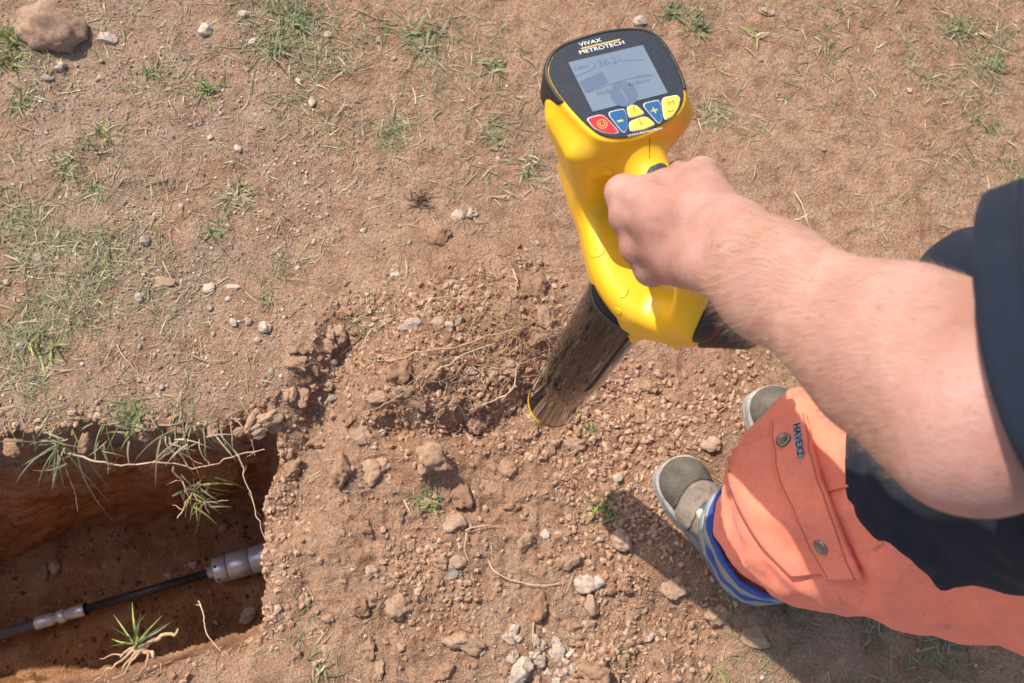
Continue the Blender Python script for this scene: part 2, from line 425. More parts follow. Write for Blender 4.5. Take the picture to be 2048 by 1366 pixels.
sd[near] = poly_sd(Q[near], lipP) + 0.007 * vnoise(Q[near], 35, 21) + 0.010 * vnoise(Q[near], 14, 22)
inside = np.clip(-sd, 0, None)
gh = gh - np.minimum(inside * 9, 0.16) - 0.02 * np.exp(-np.clip(sd, 0, 1) / 0.02) * (0.6 + 0.4 * vnoise(Q, 20, 23))
gh = gh - .035 * np.exp(-np.clip(sd, 0, 1) / .028) * sstep(-.46, -.38, Q[:, 0]) * (sd > -.5) * (.75 + .5 * vnoise(Q, 26, 24))
fresh = 0.75 * np.clip(gsum(Q, [(870, 640, .1, .8), (900, 850, .13, .9), (820, 760, .1, .6), (1140, 940, .05, .7), (1350, 1150, .12, .6), (1330, 960, .07, .4), (700, 1050, .1, .3), (1440, 850, .06, .4)]), 0, .9) * (0.65 + 0.5 * vnoise(Q, 16, 31))
fresh = np.clip(fresh + 0.8 * np.exp(-np.clip(sd, 0, 1) / .012) + (sd < 0) * 1.0, 0, 1)
gritty = np.clip(gsum(Q, [(330, 380, .35, .5), (100, 700, .25, .5), (610, 960, .06, .8), (1040, 1310, .10, .6), (1480, 900, .05, .5), (60, 130, .2, .5), (300, 150, .3, .4), (1700, 1290, .25, .5)]), 0, .8)
gritty = 0.6 * np.clip(gritty * (0.75 + 0.9 * vnoise(Q, 11, 33)), 0, 1)
nx, ny = len(gx), len(gy); ids = np.arange(nx * ny).reshape(nx, ny)
quads = np.stack([ids[:-1, :-1], ids[1:, :-1], ids[1:, 1:], ids[:-1, 1:]], -1).reshape(-1, 4)
quads = quads[(sd[quads] > -0.022).any(1)]
ground = link('ground', mesh_np('ground', np.column_stack([Q, gh]), [quads], M_SOIL, True, {'fresh': fresh, 'gritty': gritty})); ground['kind'] = 'structure'
GHM = gh.reshape(nx, ny)
def gsamp(Q):
    Q = np.asarray(Q, float); i = np.clip(np.searchsorted(gx, Q[:, 0]) - 1, 0, nx - 2); j = np.clip(np.searchsorted(gy, Q[:, 1]) - 1, 0, ny - 2)
    a = np.clip((Q[:, 0] - gx[i]) / (gx[i + 1] - gx[i]), 0, 1); b_ = np.clip((Q[:, 1] - gy[j]) / (gy[j + 1] - gy[j]), 0, 1)
    return GHM[i, j] * (1 - a) * (1 - b_) + GHM[i + 1, j] * a * (1 - b_) + GHM[i, j + 1] * (1 - a) * b_ + GHM[i + 1, j + 1] * a * b_
def gz(xy): return float(gsamp(np.array([xy]))[0])

# trench: rough walls between lip and floor, and the floor
rows = 90; us = []
for a, b_ in ((lipP, floP),):
    n0 = len(a); seg = np.linalg.norm(np.roll(a, -1, 0) - a, axis=1); cum = np.concatenate([[0], np.cumsum(seg)])
    tt = np.arange(0, cum[-1], 0.006); k = np.clip(np.searchsorted(cum, tt, 'right') - 1, 0, n0 - 1); f = ((tt - cum[k]) / seg[k])[:, None]
    top = a[k] * (1 - f) + a[(k + 1) % n0] * f; bot = b_[k] * (1 - f) + b_[(k + 1) % n0] * f
tan = np.roll(top, -1, 0) - np.roll(top, 1, 0); nor = np.column_stack([tan[:, 1], -tan[:, 0]]); nor /= np.linalg.norm(nor, axis=1)[:, None] + 1e-9
cen = np.array([-.8, .05]);
m = len(top); rside = sstep(-.47, -.40, top[:, 0]); WV = [np.column_stack([top - nor * .035, -.05 - .09 * rside])]
for r in range(rows + 1):
    v = r / rows; z = -0.008 + (FLOOR_Z - .05) * v
    xy = top * (1 - v ** 1.15) + bot * v ** 1.15
    P3 = np.column_stack([xy, np.full(m, z)])
    disp = 0.022 * fbm(P3 * [1, 1, 1.8], 6, 4, 41) + 0.010 * fbm(P3 * [1, 1, 2.2], 30, 4, 45)
    under = -0.03 * np.exp(-((v - 0.16) / 0.09) ** 2) * (0.7 + .5 * vnoise(P3, 5, 47)) * sstep(-.25, -.36, xy[:, 0]) * sstep(.15, .25, xy[:, 1])        # undercut below the turf
    xy = xy + nor * (disp + under - 0.004 )[:, None] * min(1, 0.15 + v * 3.5)
    WV.append(np.column_stack([xy, np.full(m, z) - .06 * rside * (1 - v) + 0.01 * vnoise(P3, 12, 48)]))
WV = np.concatenate(WV); wi = np.arange((rows + 2) * m).reshape(rows + 2, m); w2 = np.roll(wi, -1, 1)
wq = np.stack([wi[:-1], w2[:-1], w2[1:], wi[1:]], -1).reshape(-1, 4)
tw = link('trench_wall', mesh_np('trench_wall', WV, [wq], M_WALL)); tw['kind'] = 'structure'
fx = np.arange(-2.0, -.2, .0075); fy = np.arange(-.7, .42, .0075); FX, FY = np.meshgrid(fx, fy, indexing='ij'); FQ = np.column_stack([FX.ravel(), FY.ravel()])
def floor_h(Q): return FLOOR_Z + 0.02 * vnoise(Q, 4, 51) + .010 * vnoise(Q, 14, 52) + 0.006 * (1 - 2 * np.abs(vnoise(Q, 34, 53))) + 0.003 * vnoise(Q, 80, 54)
fi = np.arange(len(fx) * len(fy)).reshape(len(fx), len(fy))
fq = np.stack([fi[:-1, :-1], fi[1:, :-1], fi[1:, 1:], fi[:-1, 1:]], -1).reshape(-1, 4)
tf = link('trench_floor', mesh_np('trench_floor', np.column_stack([FQ, floor_h(FQ)]), [fq], M_WALL)); tf['kind'] = 'structure'

# ------------------------------------------------------------------ rod and head lying in the trench
M_STEEL = plain('brushed steel', (0.78, 0.81, 0.84), 0.28, 0.5, 0.4, 0.12, 30, 0.15, 500)
M_STEEL2 = plain('worn zinc', (0.68, 0.70, 0.72), 0.36, 0.5, 0.35, 0.2, 40, 0.2, 300)
M_HOSE = plain('black rubber hose', (0.045, 0.043, 0.046), 0.38, 0.5, 0, 0.5, 60, 0.3, 200)
M_HOSE2 = plain('dusty grey hose', (0.17, 0.165, 0.175), 0.6, 0.4, 0, 0.3, 40, 0.3, 200)
M_DARKSTEEL = plain('dark groove', (0.05, 0.05, 0.055), 0.4, 0.5, 0.8)
RZ = FLOOR_Z + 0.064
def rp(px, py): return at_z(px, py, RZ)
A0 = rp(-260, 1345); A1 = rp(536, 1111); rd = A1 - A0; RL = np.linalg.norm(rd); rd /= RL
def ralong(px): # metres along the rod at a photo column
    t = np.linspace(0, RL + .3, 800); P = A0 + rd * t[:, None]; c = (P - CAM_C) @ CAM_R; x = 1024 - F_PX * c[:, 0] / c[:, 2]
    return float(np.interp(px, x, t))
rod = empty('percussion_rod', A0 * [1, 1, 1] - [0, 0, .05])
def rpiece(name, prof, mat, parent=None, n=28):
    V, Fc = lathe(A0, A1, [(t, r * 1.08) for t, r in prof], n); o = part(name, V, Fc, mat, rod, parent)
    me = o.data
    me.polygons.foreach_set('use_smooth', [len(p.vertices) == 4 for p in me.polygons]); return o
s0, s1, s2, s3, s4, s5, s6 = [ralong(v) for v in (72, 107, 116, 132, 140, 172, 418)]
rpiece('grey_hose', [(-.6, .0140), (s0 + .01, .0140)], M_HOSE2)
rpiece('black_hose', [(s5 - .01, .0112), (s6 + .02, .0112)], M_HOSE)
cp = rpiece('coupling', [(s0, .0150), (s0 + .002, .0160), (s1 - .002, .0160), (s1, .0140), (s1 + .001, .0125), (s2, .0125)], M_STEEL2)
rpiece('hexagon_nut', [(s2, .0150), (s2 + .003, .0185), (s3 - .003, .0185), (s3, .0150)], M_STEEL, None, 6)
rpiece('ferrule', [(s3, .0125), (s4, .0125), (s4 + .001, .0150), (s5 - .012, .0160), (s5 - .004, .0160), (s5 - .001, .0145)], M_STEEL)
rpiece('groove_ring', [(s5 - .003, .0165), (s5 + .002, .0165)], M_DARKSTEEL)
c0, c1, c2, c3 = [ralong(v) for v in (416, 430, 456, 500)]
hd = rpiece('cylinder_head', [(c0, .010), (c0 + .001, .0145), (c1 - .004, .0145), (c1 - .003, .026), (c1, .0315), (c1 + .006, .034), (c2 - .001, .0345), (c2, .0335), (c2 + .002, .0335), (c2 + .003, .0352),
                       (c3, .0352), (c3 + .001, .034), (c3 + .003, .034), (c3 + .004, .0352), (RL + .10, .0352), (RL + .104, .03)], M_STEEL, None, 40)
for t in (c2 + .001, c3 + .002): rpiece('groove_ring', [(t - .0008, .0346), (t + .0008, .0346)], M_DARKSTEEL, hd, 40)
for k in range(6):
    th = k * math.pi / 3 + .3; u = np.cross(rd, [0, 0, 1]); u /= np.linalg.norm(u); v = np.cross(rd, u)
    c = A0 + rd * (c1 + .010) + .0362 * (math.cos(th) * u + math.sin(th) * v); n_ = math.cos(th) * u + math.sin(th) * v
    V, Fc = lathe(c, c + n_, [(0, .004), (.0012, .004), (.0018, .0032)], 10); part('screw', V, Fc, M_DARKSTEEL, rod, hd)
tag(rod, 'silver cylinder on a black hose with metal couplings lying in the trench', 'drill rod')

# ------------------------------------------------------------------ stones, clods, grit
def ico(sub):
    import bmesh
    bm = bmesh.new(); bmesh.ops.create_icosphere(bm, subdivisions=sub, radius=1.0)
    V = np.array([v.co[:] for v in bm.verts]); Fc = np.array([[v.index for v in f.verts] for f in bm.faces]); bm.free(); return V, Fc
I0V, I0F = ico(1); I2V, I2F = ico(3); I4V, I4F = ico(4)
def rock_shape(base, seed, ang=0.35, lump=0.25, cuts=5):
    r = np.random.default_rng(seed); V = base.copy()
    for _ in range(cuts):                       # flat broken faces
        n = r.normal(size=3); n /= np.linalg.norm(n); d = r.uniform(.62, .9); t = V @ n - d; V = V - np.maximum(t, 0)[:, None] * n * ang * 2.4
    V = V * (1 + lump * fbm(V, 1.6, 3, seed + 100) * .8)[:, None]
    V = V * (1 + 0.05 * fbm(V, 6, 2, seed + 200))[:, None]
    return V
def rock_mesh(name, seed, mat, **kw):
    return mesh_np(name, rock_shape(I2V, seed, **kw), [I2F], mat)
def place(o, x, y, z, s, rz=None):
    o.location = (x, y, z); o.scale = s; o.rotation_euler = (random.uniform(-.15, .15), random.uniform(-.15, .15), random.uniform(0, 6.28) if rz is None else rz)
def rough_clod(seed):
    V = rock_shape(I4V, seed, .55, .42, 7); return V * (1 + .10 * fbm(V, 4.5, 3, seed + 40))[:, None]
STONES = [  # px, py, half length px, half width px, height factor, turn deg, material, angular, label, category
 (102, 62, 53, 38, .75, 0, 'b', .15, 'big rounded brown rock with grey top in the far turf corner', 'rock'),
 (213, 77, 20, 10, .5, -10, 'p', .5, 'flat pinkish tan stone just beside the big brown rock', 'stone'),
 (412, 64, 13, 11, .8, 20, 'p', .8, 'angular cream stone with a lit corner near the top edge', 'stone'),
 (121, 134, 11, 9, .8, 0, 'p', .6, 'small cream stone below the big brown rock', 'stone'),
 (793, 558, 12, 9, .9, 25, 'p', .5, 'whitish pebble above the root tangle on the earth heap', 'stone'),
 (531, 653, 13, 11, .9, 10, 'p', .5, 'whitish stone on bare earth above the trench corner', 'stone'),
 (944, 424, 13, 12, .5, 60, 'p', .8, 'thin cream flake standing near the dark dead tuft', 'stone'),
 (915, 430, 12, 10, .4, 10, 'p', .5, 'dull buff flake next to the thin cream flake', 'stone'),
 (290, 481, 9, 9, .9, 0, 'g', .2, 'round grey brown pebble with a crisp shadow among gravel', 'pebble'),
 (415, 574, 12, 9, .5, 10, 'p', .5, 'flat pale stone in the gravel, left of its twin', 'stone'),
 (461, 572, 15, 7, .5, 0, 'p', .5, 'long pale stone in the gravel, right of its twin', 'stone'),
 (328, 563, 18, 11, .35, 0, 'b', .5, 'flat pink slab half sunk in the gravelly turf', 'stone'),
 (884, 470, 26, 19, .5, 5, 'c', .6, 'broad flat lump of earth above the root tangle', 'clod'),
 (1282, 37, 13, 9, .8, 15, 'p', .4, 'cream stone in green weeds above the instrument display', 'stone'),
 (1538, 17, 13, 9, .6, 10, 'b', .8, 'square pinkish chip by the top edge on bare earth', 'stone'),
 (1173, 1170, 24, 17, .9, -35, 'p', .8, 'large broken pale stone with a pointed tail before the boot', 'stone'),
 (1200, 1166, 13, 12, .9, 20, 'p', .5, 'small pale lump touching the large broken pale stone', 'stone'),
 (1245, 1079, 20, 20, .85, 0, 'b', .15, 'round brown cobble at the edge of the long shadow', 'stone'),
 (683, 940, 22, 26, .9, 0, 'c', .5, 'tall knobbly lump of earth beside the trench slope', 'clod'),
 (1053, 1079, 18, 19, .8, 0, 'c', .2, 'round earth ball in the middle of the crumbly soil', 'clod'),
 (1143, 1122, 20, 13, .6, 25, 'b', .2, 'smooth oval pebble half buried near the curved straw', 'stone'),
 (908, 1046, 24, 19, .6, -30, 'b', .7, 'brown slab leaning beside a grass tuft in crumbly soil', 'stone'),
 (904, 1140, 19, 16, .7, 0, 'g', .8, 'grey cracked stone in the crumbly soil', 'stone'),
 (1120, 1132, 9, 15, .8, -50, 'c', .4, 'dark wedge of earth left of the smooth oval pebble', 'clod'),
 (1043, 1341, 22, 22, .8, 0, 'p', .6, 'largest chalky lump at the bottom edge', 'stone'),
 (1078, 1322, 14, 12, .8, 0, 'p', .6, 'chalky lump right of the largest chalky lump', 'stone'),
 (1120, 1308, 14, 18, .7, 10, 'p', .6, 'tall chalky lump in the pale rubble', 'stone'),
 (1026, 1262, 11, 13, .8, -20, 'p', .7, 'white angular stone alone above the chalky rubble', 'stone'),
 (1185, 1344, 28, 24, .9, 0, 'c', .4, 'large brown earth lump at the bottom edge beside chalky rubble', 'clod'),
 (1184, 1213, 13, 19, .8, 10, 'b', .5, 'upright brown stone below the large broken pale stone', 'stone'),
 (1180, 1250, 14, 10, .7, 40, 'b', .6, 'slanting pinkish stone below the upright brown stone', 'stone'),
 (864, 925, 38, 32, .7, 0, 'c', .3, 'biggest rough clod of earth under the heap', 'clod'),
 (1517, 1278, 32, 17, .4, -15, 'b', .8, 'thin crust of dried earth lying in the body shadow', 'clod'),
 (628, 872, 20, 12, .8, 20, 'c', .4, 'reddish clod high on the slope beside the trench', 'clod'),
 (825, 663, 20, 11, .7, 15, 'g', .3, 'long grey brown stone on the heap crest', 'stone'),
 (877, 664, 14, 11, .7, 30, 'b', .2, 'smooth brown stone next to the long grey brown one', 'stone'),
 (896, 671, 9, 10, .8, 0, 'p', .6, 'cream chip between brown stones on the heap crest', 'stone'),
 (918, 655, 9, 9, .8, 0, 'g', .5, 'light grey chip at the right of the stones on the heap crest', 'stone'),
 (936, 751, 16, 9, .7, 0, 'p', .5, 'pale double pebble in the middle of the heap', 'stone'),
 (1012, 746, 18, 17, .7, 0, 'c', .25, 'round clod on the heap above the longest root', 'clod'),
 (984, 757, 10, 13, .8, 0, 'b', .3, 'egg shaped brown stone left of the round heap clod', 'stone'),
 (1085, 640, 14, 22, .6, 0, 'b', .8, 'thin maroon slab standing beside the instrument tube', 'stone'),
 (1022, 812, 9, 8, .8, 0, 'p', .5, 'white pebble below the heap near the tube foot', 'stone'),
 (763, 861, 9, 9, .9, 0, 'p', .5, 'white pebble in the hollow below the heap', 'stone'),
 (955, 842, 21, 19, .7, 0, 'c', .3, 'reddish clod at the heap foot near the dark moss', 'clod'),
 (756, 800, 20, 12, .7, 0, 'c', .4, 'flat clod on the left shoulder of the heap', 'clod'),
 (800, 757, 22, 22, .8, 0, 'c', .3, 'twin lobed clod on the left half of the heap', 'clod'),
 (1420, 890, 19, 15, .6, 15, 'b', .7, 'crusty pale clod beside the near boot', 'clod'),
 (1350, 790, 22, 13, .5, 0, 'c', .4, 'flat cracked clod between tube and far boot', 'clod'),
 (1300, 770, 15, 12, .6, 0, 'c', .3, 'small rounded clod right of the tube', 'clod'),
 (975, 970, 26, 18, .35, 50, 'c', .6, 'flat earth crust lying in the open soil below the tube', 'clod'),
 (915, 1125, 16, 12, .7, 0, 'b', .4, 'rusty brown stone above the grey cracked stone', 'stone'),
 (1190, 925, 10, 6, .7, 0, 'p', .5, 'white chip above the lone grass tuft', 'stone'),
 (1092, 1068, 10, 8, .7, 0, 'p', .4, 'white chip beside the round earth ball', 'stone'),
]
MATS = {'b': M_BROWNSTONE, 'p': M_PALE, 'c': M_CLOD, 'g': M_GREYSTONE}
for i, (px, py, a, w, hf, turn, mk, ang, lab, cat) in enumerate(STONES):
    p = at_z(px, py, 0.01); dep = np.linalg.norm(p - CAM_C); sc = dep / F_PX
    me = mesh_np('stone', (rough_clod(300 + i) if mk == 'c' else rock_shape(I4V, 300 + i, ang, .26, 7)), [I4F], MATS[mk])
    o = link('soil_clod' if cat == 'clod' else 'stone', me); tag(o, lab, cat)
    rx, ry = a * sc * 1.05, w * sc * 1.12; rzz = min(rx, ry) * hf
    place(o, p[0], p[1], gz(p[:2]) + rzz * .32, (rx, ry, rzz), math.radians(turn))
rub = np.random.default_rng(5)
for k in range(20):
    px = rub.normal(1075, 48); py = min(rub.normal(1318, 32), 1362); q = gxy(px, py); s_ = rub.uniform(.006, .012)
    o = link('stone', mesh_np('stone', rough_clod(800 + k), [I4F], M_PALE)); tag(o, 'small chalky lump in the pale rubble at the bottom edge', 'stone', 'chalky rubble lumps')
    place(o, q[0], q[1], gz(q) + s_ * .3, (s_ * 1.15, s_ * rub.uniform(.7, 1.1), s_ * .8))
for k in range(24):
    u_ = rub.uniform(0, 1); px = 20 + 560 * u_ if k < 12 else rub.uniform(540, 700); base_y = np.interp(px, [0, 130, 200, 430, 560, 600], [905, 882, 862, 872, 850, 860]); py = base_y + rub.normal(-6, 9) if k < 12 else np.interp(px, [540, 620, 700], [800, 720, 640]) + rub.normal(0, 26)
    q = gxy(px, py); s_ = rub.uniform(.009, .019); lip_ = k < 12
    o = link('soil_clod', mesh_np('soil_clod', rough_clod(900 + k), [I4F], M_CLOD)); tag(o, 'crumbling lump of earth along the far trench lip' if lip_ else 'lump of earth on the bank between trench and heap', 'clod', 'lumps along the trench lip' if lip_ else 'lumps on the trench bank')
    place(o, q[0], q[1], (-.012 if lip_ else gz(q)) + s_ * .1, (s_ * 1.4, s_ * rub.uniform(.7, 1.1), s_ * .75))
clod_meshes = [mesh_np('soil_clod', rough_clod(500 + k), [I4F], M_CLOD) for k in range(12)]
peb_meshes = {k: [rock_mesh('pebble', 600 + j + 10 * i, MATS[k], ang=.6, lump=.3) for j in range(4)] for i, k in enumerate('pbg')}
used = [at_z(s[0], s[1])[:2] for s in STONES]
def in_frame(px, py, m=10): return -m < px < 2048 + m and -m < py < 1366 + m
def hidden(px, py):   # behind the instrument, arm or person
    return (px > 1420 and py > 780 and py < 1190 and px + (py - 780) * .1 > 1480) or (1130 < px < 1400 and 60 < py < 560) or (py > 340 + (px - 1300) * .55 and py < 560 + (px - 1400) * .75 and px > 1240)
cnt = 0; tries = 0
while cnt < 215 and tries < 6000:
    tries += 1; px = random.uniform(545, 1520); py = random.uniform(560, 1366)
    q = gxy(px, py)
    if random.random() > float(spoil_mask(q[None])[0]) or hidden(px, py): continue
    dens = 1.0 if (690 < px < 1110 and 570 < py < 860) or (600 < px < 1150 and py > 850) else .5
    if random.random() > dens or poly_sd(q[None], lipP)[0] < .015: continue
    s = .005 + .020 * random.random() ** 3.4
    if any(np.hypot(*(q - u)) < s * 1.9 for u in used): continue
    used.append(q); o = link('soil_clod', clod_meshes[cnt % 12])
    heap = 690 < px < 1110 and py < 860
    tag(o, 'small clod of reddish earth lying on the root covered heap' if heap else 'small clod of reddish earth lying in the crumbly dug soil', 'clod', 'clods on the heap' if heap else 'clods in the dug soil')
    place(o, q[0], q[1], gz(q) + s * .15, (s * random.uniform(.9, 1.5), s * random.uniform(.7, 1.1), s * random.uniform(.45, .85))); cnt += 1
cnt = 0
while cnt < 80:
    px = random.uniform(0, 2048); py = random.uniform(0, 1366); k = random.choice('ppbgg'); q = gxy(px, py)
    left = px < 800 and py < 820 and poly_sd(q[None], lipP)[0] > .02
    if not left and random.random() > .25 or hidden(px, py) or poly_sd(q[None], lipP)[0] < .02: continue
    s = .0045 + .005 * random.random() ** 2
    if any(np.hypot(*(q - u)) < s * 2.2 for u in used): continue
    used.append(q); o = link('pebble', random.choice(peb_meshes[k])); cname = {'p': 'pale', 'b': 'pinkish brown', 'g': 'grey'}[k]
    tag(o, f'tiny {cname} pebble scattered on the dry earth', 'pebble', f'{cname} pebbles on the dry earth')
    place(o, q[0], q[1], gz(q) + s * .35, (s * random.uniform(.9, 1.4), s * random.uniform(.7, 1.1), s * random.uniform(.5, .8))); cnt += 1

def scatter(name, pos, size, tint, label, zf):
    n = len(pos); var = [rock_shape(I0V, 700 + k, .9, .55, 6) for k in range(8)]
    Vs = np.empty((n, 42, 3)); pick = rng.integers(0, 8, n); th = rng.uniform(0, 6.28, n); c, s_ = np.cos(th), np.sin(th)
    base = np.array(var)[pick] * np.column_stack([np.ones(n), rng.uniform(.5, 1, n), rng.uniform(.45, .9, n)])[:, None, :]
    x = base[..., 0] * c[:, None] - base[..., 1] * s_[:, None]; y = base[..., 0] * s_[:, None] + base[..., 1] * c[:, None]
    Vs = np.stack([x, y, base[..., 2]], -1) * size[:, None, None] + pos[:, None, :]
    Fc = (I0F[None] + (np.arange(n) * len(I0V))[:, None, None]).reshape(-1, 3)
    o = link(name, mesh_np(name, Vs.reshape(-1, 3), [Fc], M_GRIT, False, {'tint': np.repeat(tint, len(I0V), 0)}))
    return tag(o, label, None, None, 'stuff')
def sample(n, fn, lo=(-1.05, -.3), hi=(1.45, 1.42)):
    out = []
    while sum(map(len, out)) < n:
        q = rng.uniform(lo, hi, (n * 3, 2)); keep = rng.random(len(q)) < fn(q); q = q[keep]
        if len(q): q = q[poly_sd(q, lipP) > .004]
        out.append(q)
    return np.concatenate(out)[:n]
q = sample(16000, lambda q: spoil_mask(q) * np.clip(.42 + 1.3 * vnoise(q, 6, 61) + .4 * vnoise(q, 15, 62), .04, 1))
li = rng.integers(0, len(lipP), 2600); lq = lipP[li] + (lipP[(li + 1) % len(lipP)] - lipP[li]) * rng.random((2600, 1)) + rng.normal(0, .012, (2600, 2)); lq = lq[(poly_sd(lq, lipP) > -.012) & (lq[:, 0] > -1.1)]; gq = sample(9000, lambda q: np.clip(.35 + .9 * vnoise(q, 5, 65) + .4 * vnoise(q, 17, 66), .04, 1)); nbig = len(q) + len(lq); q = np.concatenate([q, lq, gq])
sz = .0013 + .0078 * rng.random(len(q)) ** 4.5; sz[nbig:] = .0009 + .0022 * rng.random(len(q) - nbig) ** 2; mixv = rng.random((len(q), 1)) * .9 + .05 * rng.normal(size=(len(q), 1))
scatter('soil_crumbs', np.column_stack([q, gsamp(q) + sz * .3]), sz, np.array([.31, .165, .092]) * (1 - mixv) + np.array([.52, .345, .23]) * mixv, 'loose crumbs of reddish soil over the dug ground', 1)
def grit_d(q): return np.clip(gsum(q, [(330, 380, .35, .7), (100, 700, .25, .8), (300, 720, .2, .7), (480, 560, .2, .6), (610, 960, .06, .6), (1060, 1310, .09, 1.2), (60, 100, .2, .6), (330, 120, .25, .5), (1800, 60, .3, .2)]), 0.05, 1) * np.clip(.5 + vnoise(q, 10, 63), 0.05, 1)
q = sample(12000, grit_d)
sz = .0012 + .0034 * rng.random(len(q)) ** 3; pal = np.array([[.38, .29, .22], [.29, .23, .185], [.48, .36, .26], [.43, .28, .19], [.56, .45, .35], [.25, .20, .165]])
scatter('gravel', np.column_stack([q, gsamp(q) + sz * .3]), sz, pal[rng.integers(0, 6, len(q))] * rng.uniform(.8, 1.15, (len(q), 1)), 'fine grey and buff gravel over the trodden turf', 1)
q = np.column_stack([rng.uniform(-1.3, -.38, 1800), rng.uniform(-.33, .25, 1800)]); sz = .002 + .007 * rng.random(len(q)) ** 3
scatter('trench_gravel', np.column_stack([q, floor_h(q) + sz * .3]), sz, np.array([[.20, .10, .055], [.33, .19, .12], [.42, .33, .26], [.14, .07, .04]])[rng.integers(0, 4, len(q))], 'small stones and crumbs on the trench floor', 1)
for px, py, r in [(448, 1055, 9), (118, 1135, 11), (88, 1145, 14), (340, 1150, 8), (388, 1130, 9), (500, 1230, 16), (265, 1214, 9)]:
    p = at_z(px, py, FLOOR_Z); s = r * 2.75 / F_PX; o = link('pebble', random.choice(peb_meshes['p' if r != 14 else 'b']))
    tag(o, 'pale pebble lying loose on the dark trench floor', 'pebble', 'pebbles on the trench floor'); place(o, p[0], p[1], float(floor_h(p[None, :2])[0]) + s * .4, (s * 1.2, s * .8, s * .7))
# ------------------------------------------------------------------ grass, weeds, roots
GREEN = np.array([[.18, .205, .085], [.22, .235, .10], [.15, .175, .075], [.26, .275, .12], [.20, .21, .11]])
OLIVE = np.array([[.28, .265, .14], [.35, .31, .175], [.23, .235, .125], [.37, .32, .19]])
STRAW = np.array([[.50, .40, .23], [.42, .32, .18], [.56, .47, .30], [.35, .27, .16]])
LIME = np.array([[.31, .34, .07], [.26, .30, .07], [.37, .38, .11]])
def blades(base, az, L, el, droop, width, tint, clip=True, segs=4):
    n = len(base); t = np.linspace(0, 1, segs + 1); dirv = np.column_stack([np.cos(az), np.sin(az)]); side = np.column_stack([-np.sin(az), np.cos(az)])
    bend = rng.normal(0, .25, n)
    hor = L[:, None] * (t * np.cos(el)[:, None] + .15 * (droop[:, None]) * t ** 2)
    hz = L[:, None] * (t * np.sin(el)[:, None] - droop[:, None] * t ** 2)
    cx = base[:, None, :2] + dirv[:, None, :] * hor[..., None] + side[:, None, :] * (bend[:, None] * L[:, None] * t ** 2)[..., None]
    w = width[:, None] * (1 - .15 * t - .8 * t ** 3) * np.where(t < .05, .8, 1)
    tw = rng.normal(0, .5, n)
    V = np.empty((n, segs + 1, 2, 3))
    for k, s in enumerate((-1, 1)):
        V[:, :, k, :2] = cx + s * side[:, None, :] * (w * np.cos(tw)[:, None])[..., None]
        V[:, :, k, 2] = base[:, None, 2] + hz + s * w * np.sin(tw)[:, None]
    V = V.reshape(-1, 3)
    if clip:
        g = gsamp(V[:, :2]) + .001; V[:, 2] = np.maximum(V[:, 2], g + .002 * rng.random(len(V)))
    i = (np.arange(n) * (segs + 1) * 2)[:, None] + np.arange(segs)[None] * 2
    Fc = np.stack([i, i + 1, i + 3, i + 2], -1).reshape(-1, 4)
    return V, Fc, np.repeat(tint, (segs + 1) * 2, 0)
def pick(pal, n): return pal[rng.integers(0, len(pal), n)] * rng.uniform(.75, 1.2, (n, 1))
# the thin trampled turf: nobody could count it
PATCH = [(60, 500, 130, 620, .6), (150, 610, 150, 700, .55), (30, 650, 90, 300, .6), (240, 560, 90, 240, .6), (80, 420, 110, 320, .5), (330, 155, 70, 160, .6), (560, 40, 110, 420, .75), (610, 120, 90, 200, .6),
         (215, 330, 90, 140, .6), (50, 120, 80, 240, .8), (200, 70, 200, 180, .4), (820, 80, 130, 300, .6), (980, 120, 90, 200, .6), (1000, 270, 90, 220, .6), (780, 265, 40, 60, .7), (1060, 340, 60, 100, .6),
         (480, 390, 60, 70, .5), (420, 470, 50, 60, .6), (600, 190, 90, 140, .45), (700, 240, 100, 140, .3), (1650, 50, 170, 360, .55), (1780, 110, 130, 260, .5), (1960, 150, 110, 260, .7), (1380, 40, 70, 170, .75), (1900, 20, 160, 260, .6), (2010, 60, 90, 160, .6),
         (1430, 220, 30, 90, .35), (1520, 265, 30, 40, .3), (1700, 1240, 140, 260, .8), (1580, 1200, 90, 130, .75), (1460, 1190, 60, 60, .8), (1880, 1290, 130, 170, .7), (660, 1290, 80, 90, .45), (120, 860, 120, 130, .6), (330, 850, 90, 180, .55),
         (560, 530, 60, 60, .5), (70, 780, 60, 80, .7), (1900, 330, 90, 60, .4), (1800, 330, 80, 30, .3), (1750, 430, 60, 40, .35), (900, 480, 160, 60, .2), (740, 650, 50, 30, .6), (1440, 50, 60, 60, .6), (420, 640, 120, 60, .4), (2020, 330, 40, 60, .5), (850, 990, 30, 30, .7), (1150, 1290, 200, 40, .6), (1480, 1350, 60, 40, .8), (380, 330, 220, 80, .3), (640, 330, 140, 60, .3), (880, 180, 120, 70, .35)]
B = []; TI = []
for (px, py, r, n, gmix) in PATCH:
    n = int(n * 2.6); c = np.array([px, py]) + rng.normal(0, r * .62, (n, 2)); xy = np.array([gxy(*p) for p in c]); ok = (poly_sd(xy, lipP) > .006) & (rng.random(len(xy)) < np.clip(.55 + 1.1 * vnoise(xy, 21, 73) + .4 * vnoise(xy, 7, 74), .03, 1)); xy = xy[ok]; B.append(xy); k = len(xy)
    u = rng.random((k, 1)); TI.append(np.where(u < gmix * .38, pick(GREEN, k), np.where(u < gmix * 1.0, pick(OLIVE, k), pick(STRAW, k))))
xy = sample(1300, lambda q: np.where(spoil_mask(q) > .5, .08, 1) * np.clip(.45 + vnoise(q, 6, 71), 0.02, 1)); B.append(xy); TI.append(np.where(rng.random((len(xy), 1)) < .55, pick(STRAW, len(xy)), pick(OLIVE, len(xy))))
xy = np.concatenate(B); TI = np.concatenate(TI); n = len(xy)
